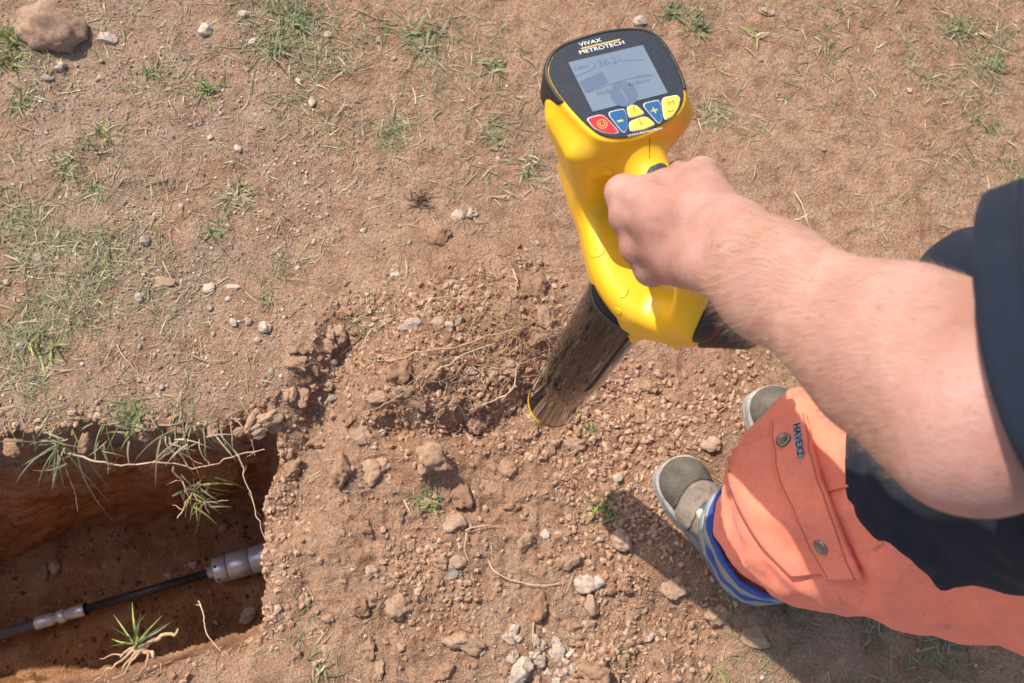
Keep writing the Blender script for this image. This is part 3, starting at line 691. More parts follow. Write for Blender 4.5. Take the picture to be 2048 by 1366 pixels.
V, Fc, T = blades(np.column_stack([xy, gsamp(xy)]), rng.uniform(0, 6.28, n), rng.uniform(.012, .052, n), rng.uniform(.05, .7, n), rng.uniform(.1, .7, n), rng.uniform(.0004, .0012, n) * rng.choice([.6, .8, 1.4], n), TI)
g = link('grass', mesh_np('grass', V, [Fc], M_BLADE, True, {'tint': T})); tag(g, 'thin trampled grass and dry straw over the earth', None, None, 'stuff')
# distinct tufts
TUFTS = [ # px, py, radius m, blades, palette, elevation, label
 (420, 188, .035, 46, 'GL', .75, 'yellow green grass tuft alone in the stony upper left ground'),
 (840, 78, .065, 60, 'GO', .25, 'star shaped flat grass rosette near the top edge'),
 (560, 100, .05, 70, 'GO', .4, 'broad leafy green patch below the top edge, left of the star rosette'),
 (595, 45, .05, 70, 'G', .4, 'darker green weed clump at the top edge'),
 (985, 130, .04, 34, 'GO', .5, 'mixed green tuft left of the instrument display'),
 (780, 268, .03, 26, 'G', .35, 'small spreading green tuft in bare earth'),
 (985, 275, .035, 26, 'GO', .4, 'ragged olive tuft beside the yellow housing'),
 (1055, 330, .035, 26, 'GS', .45, 'pale blades leaning beside the yellow housing'),
 (470, 392, .045, 30, 'GS', .5, 'long leaning grey green tuft in mid turf'),
 (428, 465, .035, 26, 'GO', .5, 'thin grass tuft below the leaning grey green one'),
 (195, 380, .03, 30, 'GO', .5, 'flattened green tuft at mid left'),
 (140, 335, .035, 30, 'GS', .45, 'straw flecked tuft above the flattened green one'),
 (30, 80, .05, 60, 'GL', .9, 'bright green weeds by the big brown rock'),
 (20, 130, .04, 40, 'GL', .9, 'bright yellow green stalks below the weeds at the left edge'),
 (50, 215, .04, 40, 'GS', .4, 'dry grass fan at the left edge below the rock'),
 (300, 150, .03, 40, 'G', .5, 'low dark green herb right of the big brown rock'),
 (535, 595, .03, 20, 'GO', .5, 'small tuft near the trench corner on bare earth'),
 (860, 1000, .036, 32, 'GL', .45, 'leaning green tuft on the crumbly soil'),
 (1210, 1018, .042, 34, 'GL', .55, 'lone star shaped green tuft before the near boot'),
 (1178, 860, .022, 36, 'GL', .8, 'little bright green sprig below the tube'),
 (1075, 835, .03, 8, 'GL', .2, 'few flat green blades at the tube foot'),
 (1440, 640, .02, 14, 'GO', .6, 'sparse tuft under the instrument battery end'),
 (1480, 700, .03, 20, 'GO', .5, 'sparse tuft beside the forearm shadow edge'),
 (1920, 60, .05, 44, 'GO', .5, 'spreading tuft in the upper right corner ground'),
 (1985, 130, .05, 44, 'G', .4, 'green runner grass at the upper right edge'),
 (1985, 258, .03, 12, 'G', .4, 'small green sprout at the right edge'),
 (1500, 62, .05, 10, 'LS', .3, 'long yellow green blades bent over bare earth'),
 (1400, 55, .035, 40, 'G', .5, 'leafy green clump right of the instrument top'),
 (1345, 20, .04, 40, 'G', .5, 'leafy green clump at the top edge above the instrument'),
 (1740, 1215, .07, 42, 'GO', .4, 'long green blades in the shadow behind the trouser leg'),
 (1880, 1290, .06, 30, 'GO', .4, 'long loose blades in the lower right shadow'),
 (1570, 1210, .04, 24, 'GO', .5, 'grass in shadow against the boot heel'),
 (1440, 1210, .03, 12, 'GL', .3, 'small bright tuft in shadow below the near boot'),
 (1445, 1355, .03, 16, 'GL', .4, 'green blades at the bottom edge in sunlight'),
 (738, 655, .022, 18, 'GO', .6, 'small green sprig at the heap shoulder'),
 (1240, 1315, .03, 18, 'GL', .3, 'green blades beside the large brown earth lump'),
 (640, 1330, .035, 18, 'GS', .5, 'sparse blades at the bottom edge by the trench lip'),
 (600, 1280, .03, 10, 'GO', .6, 'two thin upright blades by the trench corner'),
 (95, 700, .05, 30, 'GL', .7, 'tall bright weed at left above the trench'),
 (270, 835, .04, 70, 'GL', .5, 'bushy bright green weed on the trench lip'),
 (1580, 200, .03, 6, 'GS', .3, 'thin tuft on smooth bare earth, upper right'),
 (840, 405, .025, 50, 'D', .6, 'dark dead grass clump casting a shadow'),
 (1950, 240, .03, 26, 'GS', .7, 'spiky straw coloured tuft near the right edge'),
 (215, 285, .045, 22, 'GL', .95, 'upright bright weed with a long thin shadow'),
]
PALS = {'G': GREEN, 'O': OLIVE, 'S': STRAW, 'L': LIME, 'D': np.array([[.11, .07, .04], [.16, .10, .06]])}
for (px, py, r, nb, pal, el, lab) in TUFTS:
    c = gxy(px, py); xy = c + rng.normal(0, r * .30, (nb, 2)); ps = np.concatenate([PALS[k] for k in pal]); big = r > .032
    V, Fc, T = blades(np.column_stack([xy, np.full(nb, gz(c))]), rng.uniform(0, 6.28, nb), r * rng.uniform(.3, 1.2, nb), np.clip(rng.normal(el, .4, nb), .05, 1.35), rng.uniform(.1, .55, nb), rng.uniform(.0010, .0022, nb) * (1.2 if big else .9), pick(ps, nb), segs=5)
    thing('grass_tuft', V, [Fc], M_BLADE, lab, 'weed' if 'weed' in lab or 'herb' in lab else 'grass tuft', attrs={'tint': T})
# tufts hanging over the trench lip
def hang(px, py, nb, L, label, az0, pal, z=0.0):
    c = at_z(px, py, z); xy = c[:2] + rng.normal(0, .02, (nb, 2)); ps = np.concatenate([PALS[k] for k in pal])
    V, Fc, T = blades(np.column_stack([xy, np.full(nb, z)]), az0 + rng.normal(0, 1.0, nb), L * rng.uniform(.5, 1.2, nb), rng.uniform(-.6, .6, nb), rng.uniform(.1, 1.2, nb), rng.uniform(.0010, .0021, nb), pick(ps, nb), clip=False, segs=6)
    thing('grass_tuft', V, [Fc], M_BLADE, label, 'grass tuft', attrs={'tint': T})
hang(118, 893, 24, .10, 'green tuft hanging over the trench edge at the left', -1.9, 'GO')
hang(350, 850, 26, .08, 'dry tangled grass hanging over the middle of the trench edge', -1.4, 'OS')
hang(420, 860, 16, .07, 'pale grass strands hanging beside the trench corner', -1.2, 'SO')
hang(210, 860, 14, .06, 'short grass fringe on the trench lip beside the bright weed', -1.7, 'GO')
hang(395, 985, 20, .05, 'green blades on the uprooted plant dangling in the trench', -.2, 'GL', -.10)
# uprooted plant on the near lip
c = at_z(272, 1285, .02); nb = 12
V, Fc, T = blades(np.column_stack([c[:2] + rng.normal(0, .005, (nb, 2)), np.full(nb, .03)]), rng.uniform(-.3, 3.4, nb), rng.uniform(.035, .08, nb), rng.uniform(.2, 1.0, nb), rng.uniform(.1, .6, nb), rng.uniform(.0013, .0023, nb), pick(np.concatenate([LIME, GREEN]), nb), clip=False, segs=6)
up = empty('uprooted_plant', c); part('leaf_blades', V, [Fc], M_BLADE, up, attrs={'tint': T})
def root_path(pts, z, wob=.004, n=10):
    P = [at_z(x, y, (z[i] if not np.isscalar(z) else z)) for i, (x, y) in enumerate(pts)]
    C = catmull(P, n); C = C + np.column_stack([fbm(C + 7 * k, 30, 3, 81 + k) for k in range(3)]) * wob; return C
Cs = []
for k in range(9):
    e = (272 + random.uniform(-75, 75), 1290 + random.uniform(10, 75)); C = root_path([(272, 1288), ((272 + e[0]) / 2 + random.uniform(-18, 18), (1288 + e[1]) / 2), e], [.03, .025, .012], .012)
    Cs.append(tube(C, np.linspace(.0034, .0007, len(C)), 6))
C = root_path([(262, 1290), (300, 1280), (345, 1272), (358, 1262)], [.025, .03, .03, .03], .01); Cs.append(tube(C, np.linspace(.0055, .0015, len(C)), 7))
V, Fc = join(Cs); part('root_ball', V, Fc, M_ROOT, up); tag(up, 'uprooted grass plant with brown roots on the near trench lip', 'plant')

def root(pts, z, r0, r1, label, mat=M_ROOT, wob=.006, twigs=0, ground_rel=True, cat='root'):
    zz = np.broadcast_to(np.asarray(z, float), (len(pts),)).copy()
    if ground_rel:
        for i, p in enumerate(pts): zz[i] += gz(gxy(*p))
    C = root_path(pts, list(zz), wob, 9); parts_ = [tube(C, np.linspace(r0, r1, len(C)) * .75, 6)]
    for _ in range(twigs):
        i = random.randrange(3, len(C) - 2); d = np.array([random.uniform(-1, 1), random.uniform(-1, 1), random.uniform(-.6, .5)]); d /= np.linalg.norm(d); Lt = random.uniform(.012, .045)
        tw_ = np.array([C[i] + d * Lt * s + np.array([0, 0, -.3 * Lt * s * s]) for s in np.linspace(0, 1, 6)]) + rng.normal(0, .0012, (6, 3)); tw_[0] = C[i]
        parts_.append(tube(tw_, np.linspace(r1 * .7, r1 * .25, 6), 5))
    V, Fc = join(parts_); return thing('root', V, Fc, mat, label, cat)
root([(132, 905), (190, 918), (260, 926), (320, 928), (400, 932), (455, 917), (532, 896)], [-.01, -.02, -.03, -.03, -.04, -.03, .0], .0028, .0012, 'long pale runner root strung across the trench edge', M_ROOTW, .006, 5, False)
root([(345, 935), (368, 968), (380, 985), (372, 1005), (360, 1030)], [-.04, -.08, -.10, -.11, -.12], .003, .0016, 'thick forked root dangling in the trench', M_ROOTW, .008, 12, False)
root([(380, 985), (410, 1000), (455, 996)], [-.10, -.11, -.11], .0028, .0009, 'short side root spreading from the dangling forked root', M_ROOTW, .01, 8, False)
root([(466, 850), (470, 900), (490, 960), (515, 1030), (548, 1092)], [0, -.03, -.02, .0, .01], .0016, .0008, 'long thin root hanging down at the trench corner', M_ROOTW, .006, 3, False)
root([(468, 838), (485, 850), (505, 890), (507, 915)], [0, -.01, -.03, -.05], .002, .001, 'short hooked root below the pale overhanging lump', M_ROOTW, .005, 3, False)
root([(120, 900), (135, 940), (150, 990), (155, 1025)], [-.01, -.04, -.08, -.11], .0014, .0006, 'single dry stalk hanging from the left hanging tuft', M_ROOT, .003, 0, False)
root([(205, 890), (215, 925), (215, 950)], [0, -.02, -.04], .0014, .0007, 'short bent root below the trench lip fringe', M_ROOT, .004, 2, False)
root([(330, 870), (345, 900), (400, 925)], [0, -.01, -.03], .0018, .001, 'root loop beneath the dry tangled grass', M_ROOT, .008, 3, False)
root([(392, 1205), (405, 1230), (412, 1262), (440, 1305)], [-.03, -.02, 0, .015], .0017, .0012, 'pale bare stalk leaning over the near trench lip', M_ROOTW, .004, 1, False)
root([(560, 825), (580, 850), (590, 880)], [-.01, -.03, -.06], .0016, .0007, 'fine root fringe in the dark trench recess', M_ROOT, .005, 6, False)
root([(770, 725), (850, 705), (930, 688), (1010, 660), (1060, 655), (1100, 668)], [.02, .02, .025, .025, .02, .01], .0024, .0014, 'longest root lying across the earth heap', M_ROOT, .005, 6)
root([(870, 742), (905, 722), (940, 702), (990, 685)], [.018, .022, .024, .02], .0022, .0012, 'straight pale root on the heap below the longest root', M_ROOTW, .003, 2)
root([(955, 815), (1010, 792), (1030, 765), (1036, 725)], [.012, .016, .02, .02], .0026, .0014, 'curved pale root at the heap foot near the tube', M_ROOTW, .004, 3)
root([(970, 735), (966, 760), (985, 790), (1010, 795)], [.012, .02, .016, .012], .0013, .0008, 'thin looping root beside the curved pale root', M_ROOT, .004, 1)
root([(985, 735), (1040, 725), (1085, 715)], [.015, .018, .014], .0016, .0009, 'short root pointing at the tube from the heap', M_ROOT, .004, 2)
root([(1022, 540), (1033, 560), (1035, 585), (1045, 605)], [.01, .014, .012, .01], .003, .0015, 'stout root stub on top of the heap', M_ROOT, .005, 5)
root([(930, 680), (955, 630), (985, 575)], [.02, .026, .02], .0012, .0007, 'thin straight twig standing across the heap top', M_ROOT, .002, 0)
root([(840, 610), (890, 592), (930, 605), (955, 630)], [.014, .02, .02, .014], .0015, .0008, 'arched rootlet on the heap top', M_ROOT, .005, 3)
root([(720, 830), (790, 800), (850, 745), (880, 730)], [.01, .016, .016, .012], .0012, .0007, 'fine root on the left half of the heap', M_ROOT, .005, 3)
root([(740, 855), (770, 810), (800, 770)], [.008, .014, .01], .0014, .0007, 'fine root running down to the hollow', M_ROOT, .006, 5)
root([(1000, 650), (1060, 690), (1095, 720)], [.016, .02, .012], .0014, .0008, 'tangled root beside the maroon slab', M_ROOT, .008, 8)
root([(1020, 700), (1075, 680), (1102, 690)], [.016, .02, .014], .0013, .0007, 'second tangled root beside the maroon slab', M_ROOT, .009, 8)
root([(900, 865), (960, 850), (1000, 818), (1050, 800)], [.006, .012, .012, .01], .0016, .0008, 'root along the lower heap edge over the hollow', M_ROOT, .006, 6)
root([(976, 1122), (990, 1145), (1030, 1163), (1080, 1170), (1120, 1164)], [.004, .010, .012, .012, .008], .0019, .0013, 'curved dry straw lying on the crumbly soil', M_ROOTW, .002, 0, True, 'straw')
root([(930, 1060), (965, 1052), (1005, 1052)], [.012, .014, .01], .0022, .0010, 'broad dry straw left of the round earth ball', M_ROOTW, .003, 0, True, 'straw')
root([(933, 1065), (930, 1095), (938, 1125)], [.012, .012, .006], .0015, .0009, 'thin dry stem dropping from the broad straw', M_ROOTW, .002, 0, True, 'straw')
root([(1080, 1215), (1068, 1245), (1066, 1285)], [.004, .008, .004], .0022, .0014, 'short flat straw above the chalky rubble', M_ROOTW, .002, 0, True, 'straw')
root([(608, 968), (640, 940), (650, 920), (682, 915)], [.01, .016, .016, .01], .0014, .0008, 'thin curved straw on the slope beside the trench', M_ROOTW, .003, 0, True, 'straw')
root([(1588, 385), (1606, 420), (1612, 445), (1625, 465)], [.006, .012, .012, .006], .0022, .0012, 'pale wavy root on bare earth above the forearm', M_ROOTW, .004, 1)
root([(1140, 945), (1150, 965), (1175, 990)], [.004, .008, .004], .0010, .0006, 'thin reddish twig above the lone star tuft', M_ROOT, .002, 0, True, 'twig')
root([(1322, 1060), (1345, 1045)], [.004, .012], .0014, .0008, 'short straw in the shadow beside the boot', M_ROOTW, .001, 0, True, 'straw')
root([(380, 712), (420, 720), (455, 718)], [.004, .01, .006], .0016, .001, 'dry stalk lying near the trench lip', M_ROOT, .003, 1, True, 'straw')
root([(235, 690), (260, 725), (290, 755)], [.004, .01, .006], .0014, .0009, 'slender dry stalk across bare turf', M_ROOTW, .003, 1, True, 'straw')
root([(700, 15), (770, 40), (800, 30)], [.004, .008, .006], .0018, .001, 'dark twig near the top edge', M_ROOT, .004, 2, True, 'twig')
# hair-fine rootlets matted over the heap
Rt = []
for k in range(380):
    px = random.gauss(930, 95); py = random.gauss(680, 75); L = random.uniform(25, 75); a = random.uniform(0, 6.28)
    pts = [(px, py), (px + L * .5 * math.cos(a) + random.uniform(-10, 10), py + L * .5 * math.sin(a) + random.uniform(-10, 10)), (px + L * math.cos(a), py + L * math.sin(a))]
    zz = [gz(gxy(*p)) + random.uniform(.004, .014) for p in pts]; C = root_path(pts, zz, .006, 5); Rt.append(tube(C, np.linspace(.0009, .0004, len(C)), 3, False))
V, Fc = join(Rt); o = link('rootlets', mesh_np('rootlets', V, Fc, M_ROOT)); tag(o, 'hair-fine rootlets matted over the earth heap', None, None, 'stuff')
# ------------------------------------------------------------------ the locating instrument
M_YEL = plain('yellow moulded plastic', (0.88, 0.485, 0.014), 0.36, 0.5, 0, 0.03, 20, 0.04, 900, bdist=.0004)
M_YELDIP = plain('yellow plug', (0.88, 0.52, 0.01), 0.3, 0.5, 0, 0.02)
M_BLK = plain('black soft plastic', (0.022, 0.022, 0.023), 0.5, 0.5, 0, 0.15, 60, 0.15, 1500, bdist=.0003)
M_GAP = plain('parting line', (0.25, 0.12, 0.01), 0.7, 0.2)
def tube_mat():
    m, nt, bs = new_mat('glossy carbon tube'); b = NB(nt); co = b.coord()
    mp = b.n('ShaderNodeMapping'); b.l(co, mp.inputs[0]); mp.inputs['Scale'].default_value = (1, 1, .35)
    ck = b.n('ShaderNodeTexChecker'); b.l(mp.outputs[0], ck.inputs[0]); ck.inputs['Scale'].default_value = 500
    c = b.mix(ck.outputs['Fac'], (0.008, 0.007, 0.007), (0.015, 0.013, 0.012)); b.l(c, bs.inputs['Base Color'])
    bs.inputs['Roughness'].default_value = 0.015; bs.inputs['IOR'].default_value = 1.5; bs.inputs['Specular IOR Level'].default_value = 0.22
    bs.inputs['Coat Weight'].default_value = 0.0; bs.inputs['Coat Roughness'].default_value = 0.03
    return m
M_TUBE = tube_mat()
def panel_mat():
    m, nt, bs = new_mat('carbon weave keypad film'); b = NB(nt); co = b.coord()
    mp = b.n('ShaderNodeMapping'); b.l(co, mp.inputs[0]); mp.inputs['Rotation'].default_value = (0, 0, .0)
    br = b.n('ShaderNodeTexBrick'); b.l(mp.outputs[0], br.inputs['Vector']); br.inputs['Scale'].default_value = 210
    br.inputs['Color1'].default_value = (.060, .072, .098, 1); br.inputs['Color2'].default_value = (.036, .043, .058, 1); br.inputs['Mortar'].default_value = (.008, .008, .010, 1)
    br.inputs['Mortar Size'].default_value = .09; br.inputs['Brick Width'].default_value = .6; br.inputs['Row Height'].default_value = .32; br.offset = .5
    b.l(br.outputs['Color'], bs.inputs['Base Color']); bs.inputs['Roughness'].default_value = .45; return m
M_PANEL = panel_mat()
def lcd_mat():
    m, nt, bs = new_mat('grey lcd glass'); b = NB(nt); co = b.coord()
    c = b.mix(b.ramp(b.noise(co, 25, 2), [(.3, 0.0), (.7, 1.0)]), (.155, .198, .245), (.172, .215, .262)); b.l(c, bs.inputs['Base Color'])
    bs.inputs['Roughness'].default_value = .16; bs.inputs['Coat Weight'].default_value = .4; bs.inputs['Coat Roughness'].default_value = .05
    return m
M_LCD = lcd_mat()
M_LCDINK = plain('lcd ink', (.115, .150, .210), .2, .5, 0, .02); M_LCDINK2 = plain('lcd faint ink', (.118, .150, .192), .2, .5, 0, .02)
M_WHITE = plain('white print', (.8, .8, .78), .45, .4, 0, .02); M_BTNB = plain('blue key', (.018, .10, .23), .45, .4, 0, .03); M_BTNR = plain('red key', (.62, .025, .03), .45, .4, 0, .03)
M_BTNY = plain('yellow key', (.80, .55, .075), .45, .4, 0, .03); M_INK = plain('orange print', (.55, .12, .02), .5, .4); M_GOLD = plain('gold print', (.72, .45, .10), .45, .4)
M_KEYEDGE = plain('white key outline', (.70, .68, .66), .5, .4); M_RUB = plain('grey rubber', (.05, .05, .055), .6, .3)

PC = np.array([.170, .471]); AX_L = np.array([.400, -.9165]); AX_W = np.array([.9165, .400]); ZP = 1.000
def D(l, w, z): xy = PC + AX_L * l + AX_W * w; return np.array([xy[0], xy[1], z])
def to_lwz(P):
    d = P[:, :2] - PC; return np.column_stack([d @ AX_L, d @ AX_W, P[:, 2]])
TB = D(.174, -.043, .305); TT = D(.154, -.013, .815)
loc = empty('cable_locator', TB, [[AX_W[0], AX_W[1], 0], [-AX_L[0], -AX_L[1], 0], [0, 0, 1]])
tag(loc, 'yellow and black hand-held cable locator with display and dark tube', 'cable locator')
def zp(zx, zy, z=ZP):      # zoomed photo coordinates of the display -> level plane z
    return at_z(1040 + zx / 5.2526, 40 + zy / 5.2526, z)[:2]
OUT = [(300, 540), (325, 425), (400, 325), (520, 258), (700, 195), (900, 143), (1080, 117), (1230, 115), (1345, 138), (1440, 195), (1520, 290), (1600, 430), (1655, 540), (1700, 670), (1716, 790), (1695, 890), (1630, 985),
       (1500, 1092), (1300, 1185), (1120, 1238), (960, 1242), (830, 1205), (715, 1120), (600, 1005), (480, 868), (385, 740), (325, 635)]
outl = catmull([zp(*p) for p in OUT], 5, closed=True); outc = outl.mean(0)
outl_lw = np.column_stack([(outl - PC) @ AX_L, (outl - PC) @ AX_W])
# 2D distance grid of the outline for speed
gl = np.linspace(-.12, .16, 141); gw = np.linspace(-.12, .12, 121); GL, GW = np.meshgrid(gl, gw, indexing='ij'); osd = poly_sd(np.column_stack([GL.ravel(), GW.ravel()]), outl_lw).reshape(GL.shape)
def out_sd(l, w):
    a = np.clip((l - gl[0]) / (gl[1] - gl[0]), 0, 139.99); b_ = np.clip((w - gw[0]) / (gw[1] - gw[0]), 0, 119.99); i = a.astype(int); j = b_.astype(int); fa = a - i; fb = b_ - j
    return osd[i, j] * (1 - fa) * (1 - fb) + osd[i + 1, j] * fa * (1 - fb) + osd[i, j + 1] * (1 - fa) * fb + osd[i + 1, j + 1] * fa * fb
LOW = catmull([np.array(p) for p in [(-.005, -.018), (.021, -.028), (.059, -.036), (.093, -.044), (.123, -.050), (.150, -.051), (.180, -.045), (.203, -.032), (.226, -.002), (.243, .026), (.238, .050), (.20, .060), (.13, .052), (.06, .044), (-.01, .034), (-.028, .0)]], 4, closed=True)
gl2 = np.linspace(-.10, .34, 221); gw2 = np.linspace(-.14, .14, 141); GL2, GW2 = np.meshgrid(gl2, gw2, indexing='ij'); lsd = poly_sd(np.column_stack([GL2.ravel(), GW2.ravel()]), LOW).reshape(GL2.shape)
def low_sd(l, w):
    a = np.clip((l - gl2[0]) / (gl2[1] - gl2[0]), 0, 219.99); b_ = np.clip((w - gw2[0]) / (gw2[1] - gw2[0]), 0, 139.99); i = a.astype(int); j = b_.astype(int); fa_ = a - i; fb = b_ - j
    return lsd[i, j] * (1 - fa_) * (1 - fb) + lsd[i + 1, j] * fa_ * (1 - fb) + lsd[i, j + 1] * (1 - fa_) * fb + lsd[i + 1, j + 1] * fa_ * fb
cl, cw = outl_lw.mean(0)
def head_sd(q, ztop, zbot, grow, taper):
    """display housing: outline pulled in towards the neck as it goes down"""
    k = np.clip((ZP - q[:, 2]) / .06, 0, 1.3); s = 1 - taper * k
    d2 = (out_sd(cl + (q[:, 0] - cl) / s, cw + (q[:, 1] - cw) / s)) * s - grow
    dz = np.abs(q[:, 2] - (ztop + zbot) / 2) - (ztop - zbot) / 2
    return smax(d2, dz, .006)
def body_sd(P):
    q = to_lwz(P)
    d = head_sd(q, ZP - .0005, .945, .0028, .10)
    ws = np.clip(.040 + .26 * (q[:, 2] - .85), .032, .075) / .04; qn = q.copy(); qn[:, 1] = q[:, 1] / ws; neck = rbox(qn, (.024, .0, .893), (.040, .040, .092), .022) * np.minimum(ws, 1)
    d = smin(d, neck, .024)
    low = smax(low_sd(q[:, 0], q[:, 1]) - .003 + .12 * np.abs(q[:, 2] - .828), np.abs(q[:, 2] - .818) - .034 + 3.0 * np.clip(np.abs(q[:, 1]) - .01, 0, .05) ** 2, .013)
    d = smin(d, low, .026)
    g1 = cone(q, (.055, .000, .958), (.105, .000, .962), .030, .0195)
    g2 = cone(q, (.105, .000, .962), (.195, .000, .958), .0185, .0185)
    g3 = smin(cone(q, (.195, .000, .958), (.226, .008, .895), .0195, .024), cone(q, (.226, .008, .895), (.208, .008, .835), .024, .028), .015)
    g = smin(smin(g1, g2, .012), g3, .012)
    d = smin(d, g, .018)
    foot = rbox(q, (.198, -.010, .778), (.010, .018, .011), .003)
    foot2 = rbox(q, (.230, .020, .786), (.006, .007, .012), .003)
    d = smin(d, smin(foot, foot2, .001), .003)
    return smax(d, q[:, 2] - (ZP - .0006), .0015)
CUTN = np.array([.80, .45, .25]); CUTN = CUTN / np.linalg.norm(CUTN)
def batt_cut(q): return (q - np.array([.237, .026, .866])) @ CUTN
def bump_cut(q): return q[:, 0] - (.012 + .035 * 0) + .25 * (q[:, 2] - ZP) - .0 * q[:, 1]
bl = D(.09, 0, .9); lo = (bl[0] - .24, bl[1] - .24, .75); hi = (bl[0] + .24, bl[1] + .26, 1.02)
V, Fq = polygonise(lambda P: np.maximum(body_sd(P), batt_cut(to_lwz(P))), lo, hi, .0022)
body = part('housing', V, [Fq], M_YEL, loc)
# black battery end
def batt_sd(P):
    q = to_lwz(P); e = cone(q, (.220, .020, .854), (.248, .062, .868), .032, .028)
    return smax(smin(body_sd(P) - .0004, e, .012), -batt_cut(q) + .0006, .002)
V, Fq = polygonise(batt_sd, D(.25, .03, .86) - .09, D(.25, .03, .86) + .09, .0022); part('battery_cap', V, [Fq], M_BLK, loc)
# black bumper wrapping the front of the display housing
def bumper_sd(P):
    q = to_lwz(P); d = head_sd(q, ZP + .0012, .955, .0050, .035); inner = head_sd(q, ZP + .02, .93, .0005, .035)
    cut = q[:, 0] - (.020 + .20 * (q[:, 2] - ZP)) - .25 * q[:, 1]
    return smax(smax(d, -inner, .0015), cut, .0012)
V, Fq = polygonise(bumper_sd, lo, hi, .0018); part('front_bumper', V, [Fq], M_BLK, loc)
# display film, keys, screen
def ring_scale(poly, s): c = poly.mean(0); return c + (poly - c) * s
V, Fc = prism(outl, ZP - .006, ZP + .0012, .0006); film = part('display_panel', V, Fc, M_PANEL, loc, smooth=False)
V, Fc = prism(ring_scale(outl, 1.008), ZP - .012, ZP + .0004, .001); part('panel_seal', V, Fc, M_YELDIP, loc, smooth=False)
ZT = ZP + .0012
def rounded(pts, r=.25):
    pts = [np.asarray(p, float) for p in pts]; out = []
    for i, p in enumerate(pts):
        a = pts[i - 1]; b_ = pts[(i + 1) % len(pts)]
        for t in (0, .33, .67, 1):
            s = p + (a - p) * r * (1 - t) ** 2 + (b_ - p) * r * t ** 2; out.append(s)
    return np.array(out)
scr = np.array([zp(505, 455), zp(1285, 272), zp(1548, 775), zp(762, 972)])
V, Fc = prism(ring_scale(scr, 1.035), ZT - .0005, ZT + .0002); part('screen_bezel', V, Fc, M_BLK, loc, film, smooth=False)
V, Fc = prism(scr, ZT - .0005, ZT + .0005); lcd = part('screen', V, Fc, M_LCD, loc, film, smooth=False)
def flat(name, pts, mat, z0, z1, parent, r=None, world_pts=None):
    poly = np.array([zp(*p) for p in pts]) if world_pts is None else world_pts
    V, Fc = prism(poly if r is None else rounded(poly, r), z0, z1, .00015); return part(name, V, Fc, mat, loc, parent, smooth=False)
ZS = ZT + .0005
flat('signal_bar', [(620, 655), (862, 552), (925, 668), (682, 775)], M_LCDINK, ZS, ZS + .0002, film)
cc = zp(1088, 790); flat('compass_dial', None, M_LCDINK, ZS, ZS + .0002, film, None, np.array([cc + .0135 * np.array([math.cos(t), math.sin(t)]) for t in np.linspace(0, 2 * math.pi, 32, endpoint=False)]))
flat('compass_needle', [(1040, 735), (1060, 728), (1135, 860), (1120, 868)], M_LCD, ZS, ZS + .0004, film)
for a, b_ in (((575, 610), (770, 520)), ((770, 520), (785, 480)), ((785, 480), (770, 455)), ((1015, 385), (1035, 425)), ((1035, 425), (1075, 438)), ((1075, 438), (1300, 428)), ((700, 775), (930, 690)), ((930, 690), (1150, 625)), ((1150, 625), (1400, 588))):
    a = np.array(a, float); b_ = np.array(b_, float); n_ = np.array([-(b_ - a)[1], (b_ - a)[0]]); n_ *= 3.2 / np.linalg.norm(n_); flat('screen_line', [a - n_, b_ - n_, b_ + n_, a + n_], M_LCDINK2, ZS, ZS + .0002, film)
for k in range(12):
    x = 1215 + k * 11.5; flat('scale_tick', [(x, 612 - k * 1.5), (x + 3.5, 611 - k * 1.5), (x + 6, 590 - k * 1.5), (x + 2.5, 591 - k * 1.5)], M_LCDINK2, ZS, ZS + .0002, film)
def letters(name, s, size, zx, zy, mat, zz, xs=1.0, parent=None, ang=None, axis=((780, -183), (263, 502))):
    V, Fc = text_mesh(s, size); c = zp(zx, zy)
    right = zp(zx + axis[0][0], zy + axis[0][1]) - c; right /= np.linalg.norm(right); upv = -(zp(zx + axis[1][0], zy + axis[1][1]) - c); upv /= np.linalg.norm(upv)
    W_ = np.column_stack([c + V[:, :1] * xs * right + V[:, 1:2] * upv, np.full(len(V), zz)])
    return part(name, W_, Fc, mat, loc, parent or film, smooth=False)
letters('screen_digits', '36.2', .0100, 915, 452, M_LCDINK2, ZS + .0002, 1.15)
letters('screen_digits', '0.89m', .0060, 640, 510, M_LCDINK2, ZS + .0002)
letters('screen_digits', '32.8kHz', .0060, 1245, 665, M_LCDINK2, ZS + .0002, 1.15)
letters('screen_digits', '55dB', .0060, 872, 770, M_LCDINK2, ZS + .0002, 1.15)
letters('lettering', 'VIVAX', .0060, 735, 244, M_WHITE, ZT + .0003, 1.35)
letters('lettering', 'METROTECH', .0060, 857, 297, M_WHITE, ZT + .0003, 1.35)
flat('lettering_rule', [(636, 303), (640, 315), (1052, 219), (1048, 207)], M_GOLD, ZT, ZT + .0003, film)
letters('lettering', 'VIVAX-METROTECH', .0030, 1310, 1185, M_WHITE, ZT + .0003, 1.3)
KEYS = [('key', [(686, 1040), (868, 992), (1046, 1188), (1000, 1204), (880, 1196), (770, 1145)], M_BTNR), ('key', [(903, 978), (1088, 935), (1112, 985), (1132, 1130), (1095, 1196), (1060, 1178)], M_BTNB),
        ('key', [(1116, 925), (1165, 897), (1225, 905), (1316, 996), (1140, 1046)], M_BTNY), ('key', [(1140, 1075), (1290, 1020), (1345, 1035), (1422, 1106), (1300, 1162), (1150, 1182)], M_BTNY),
        ('key', [(1266, 888), (1448, 845), (1472, 880), (1492, 1050), (1462, 1098), (1430, 1078)], M_BTNB), ('key', [(1476, 826), (1645, 794), (1680, 830), (1662, 930), (1600, 1022), (1508, 1066)], M_BTNY)]
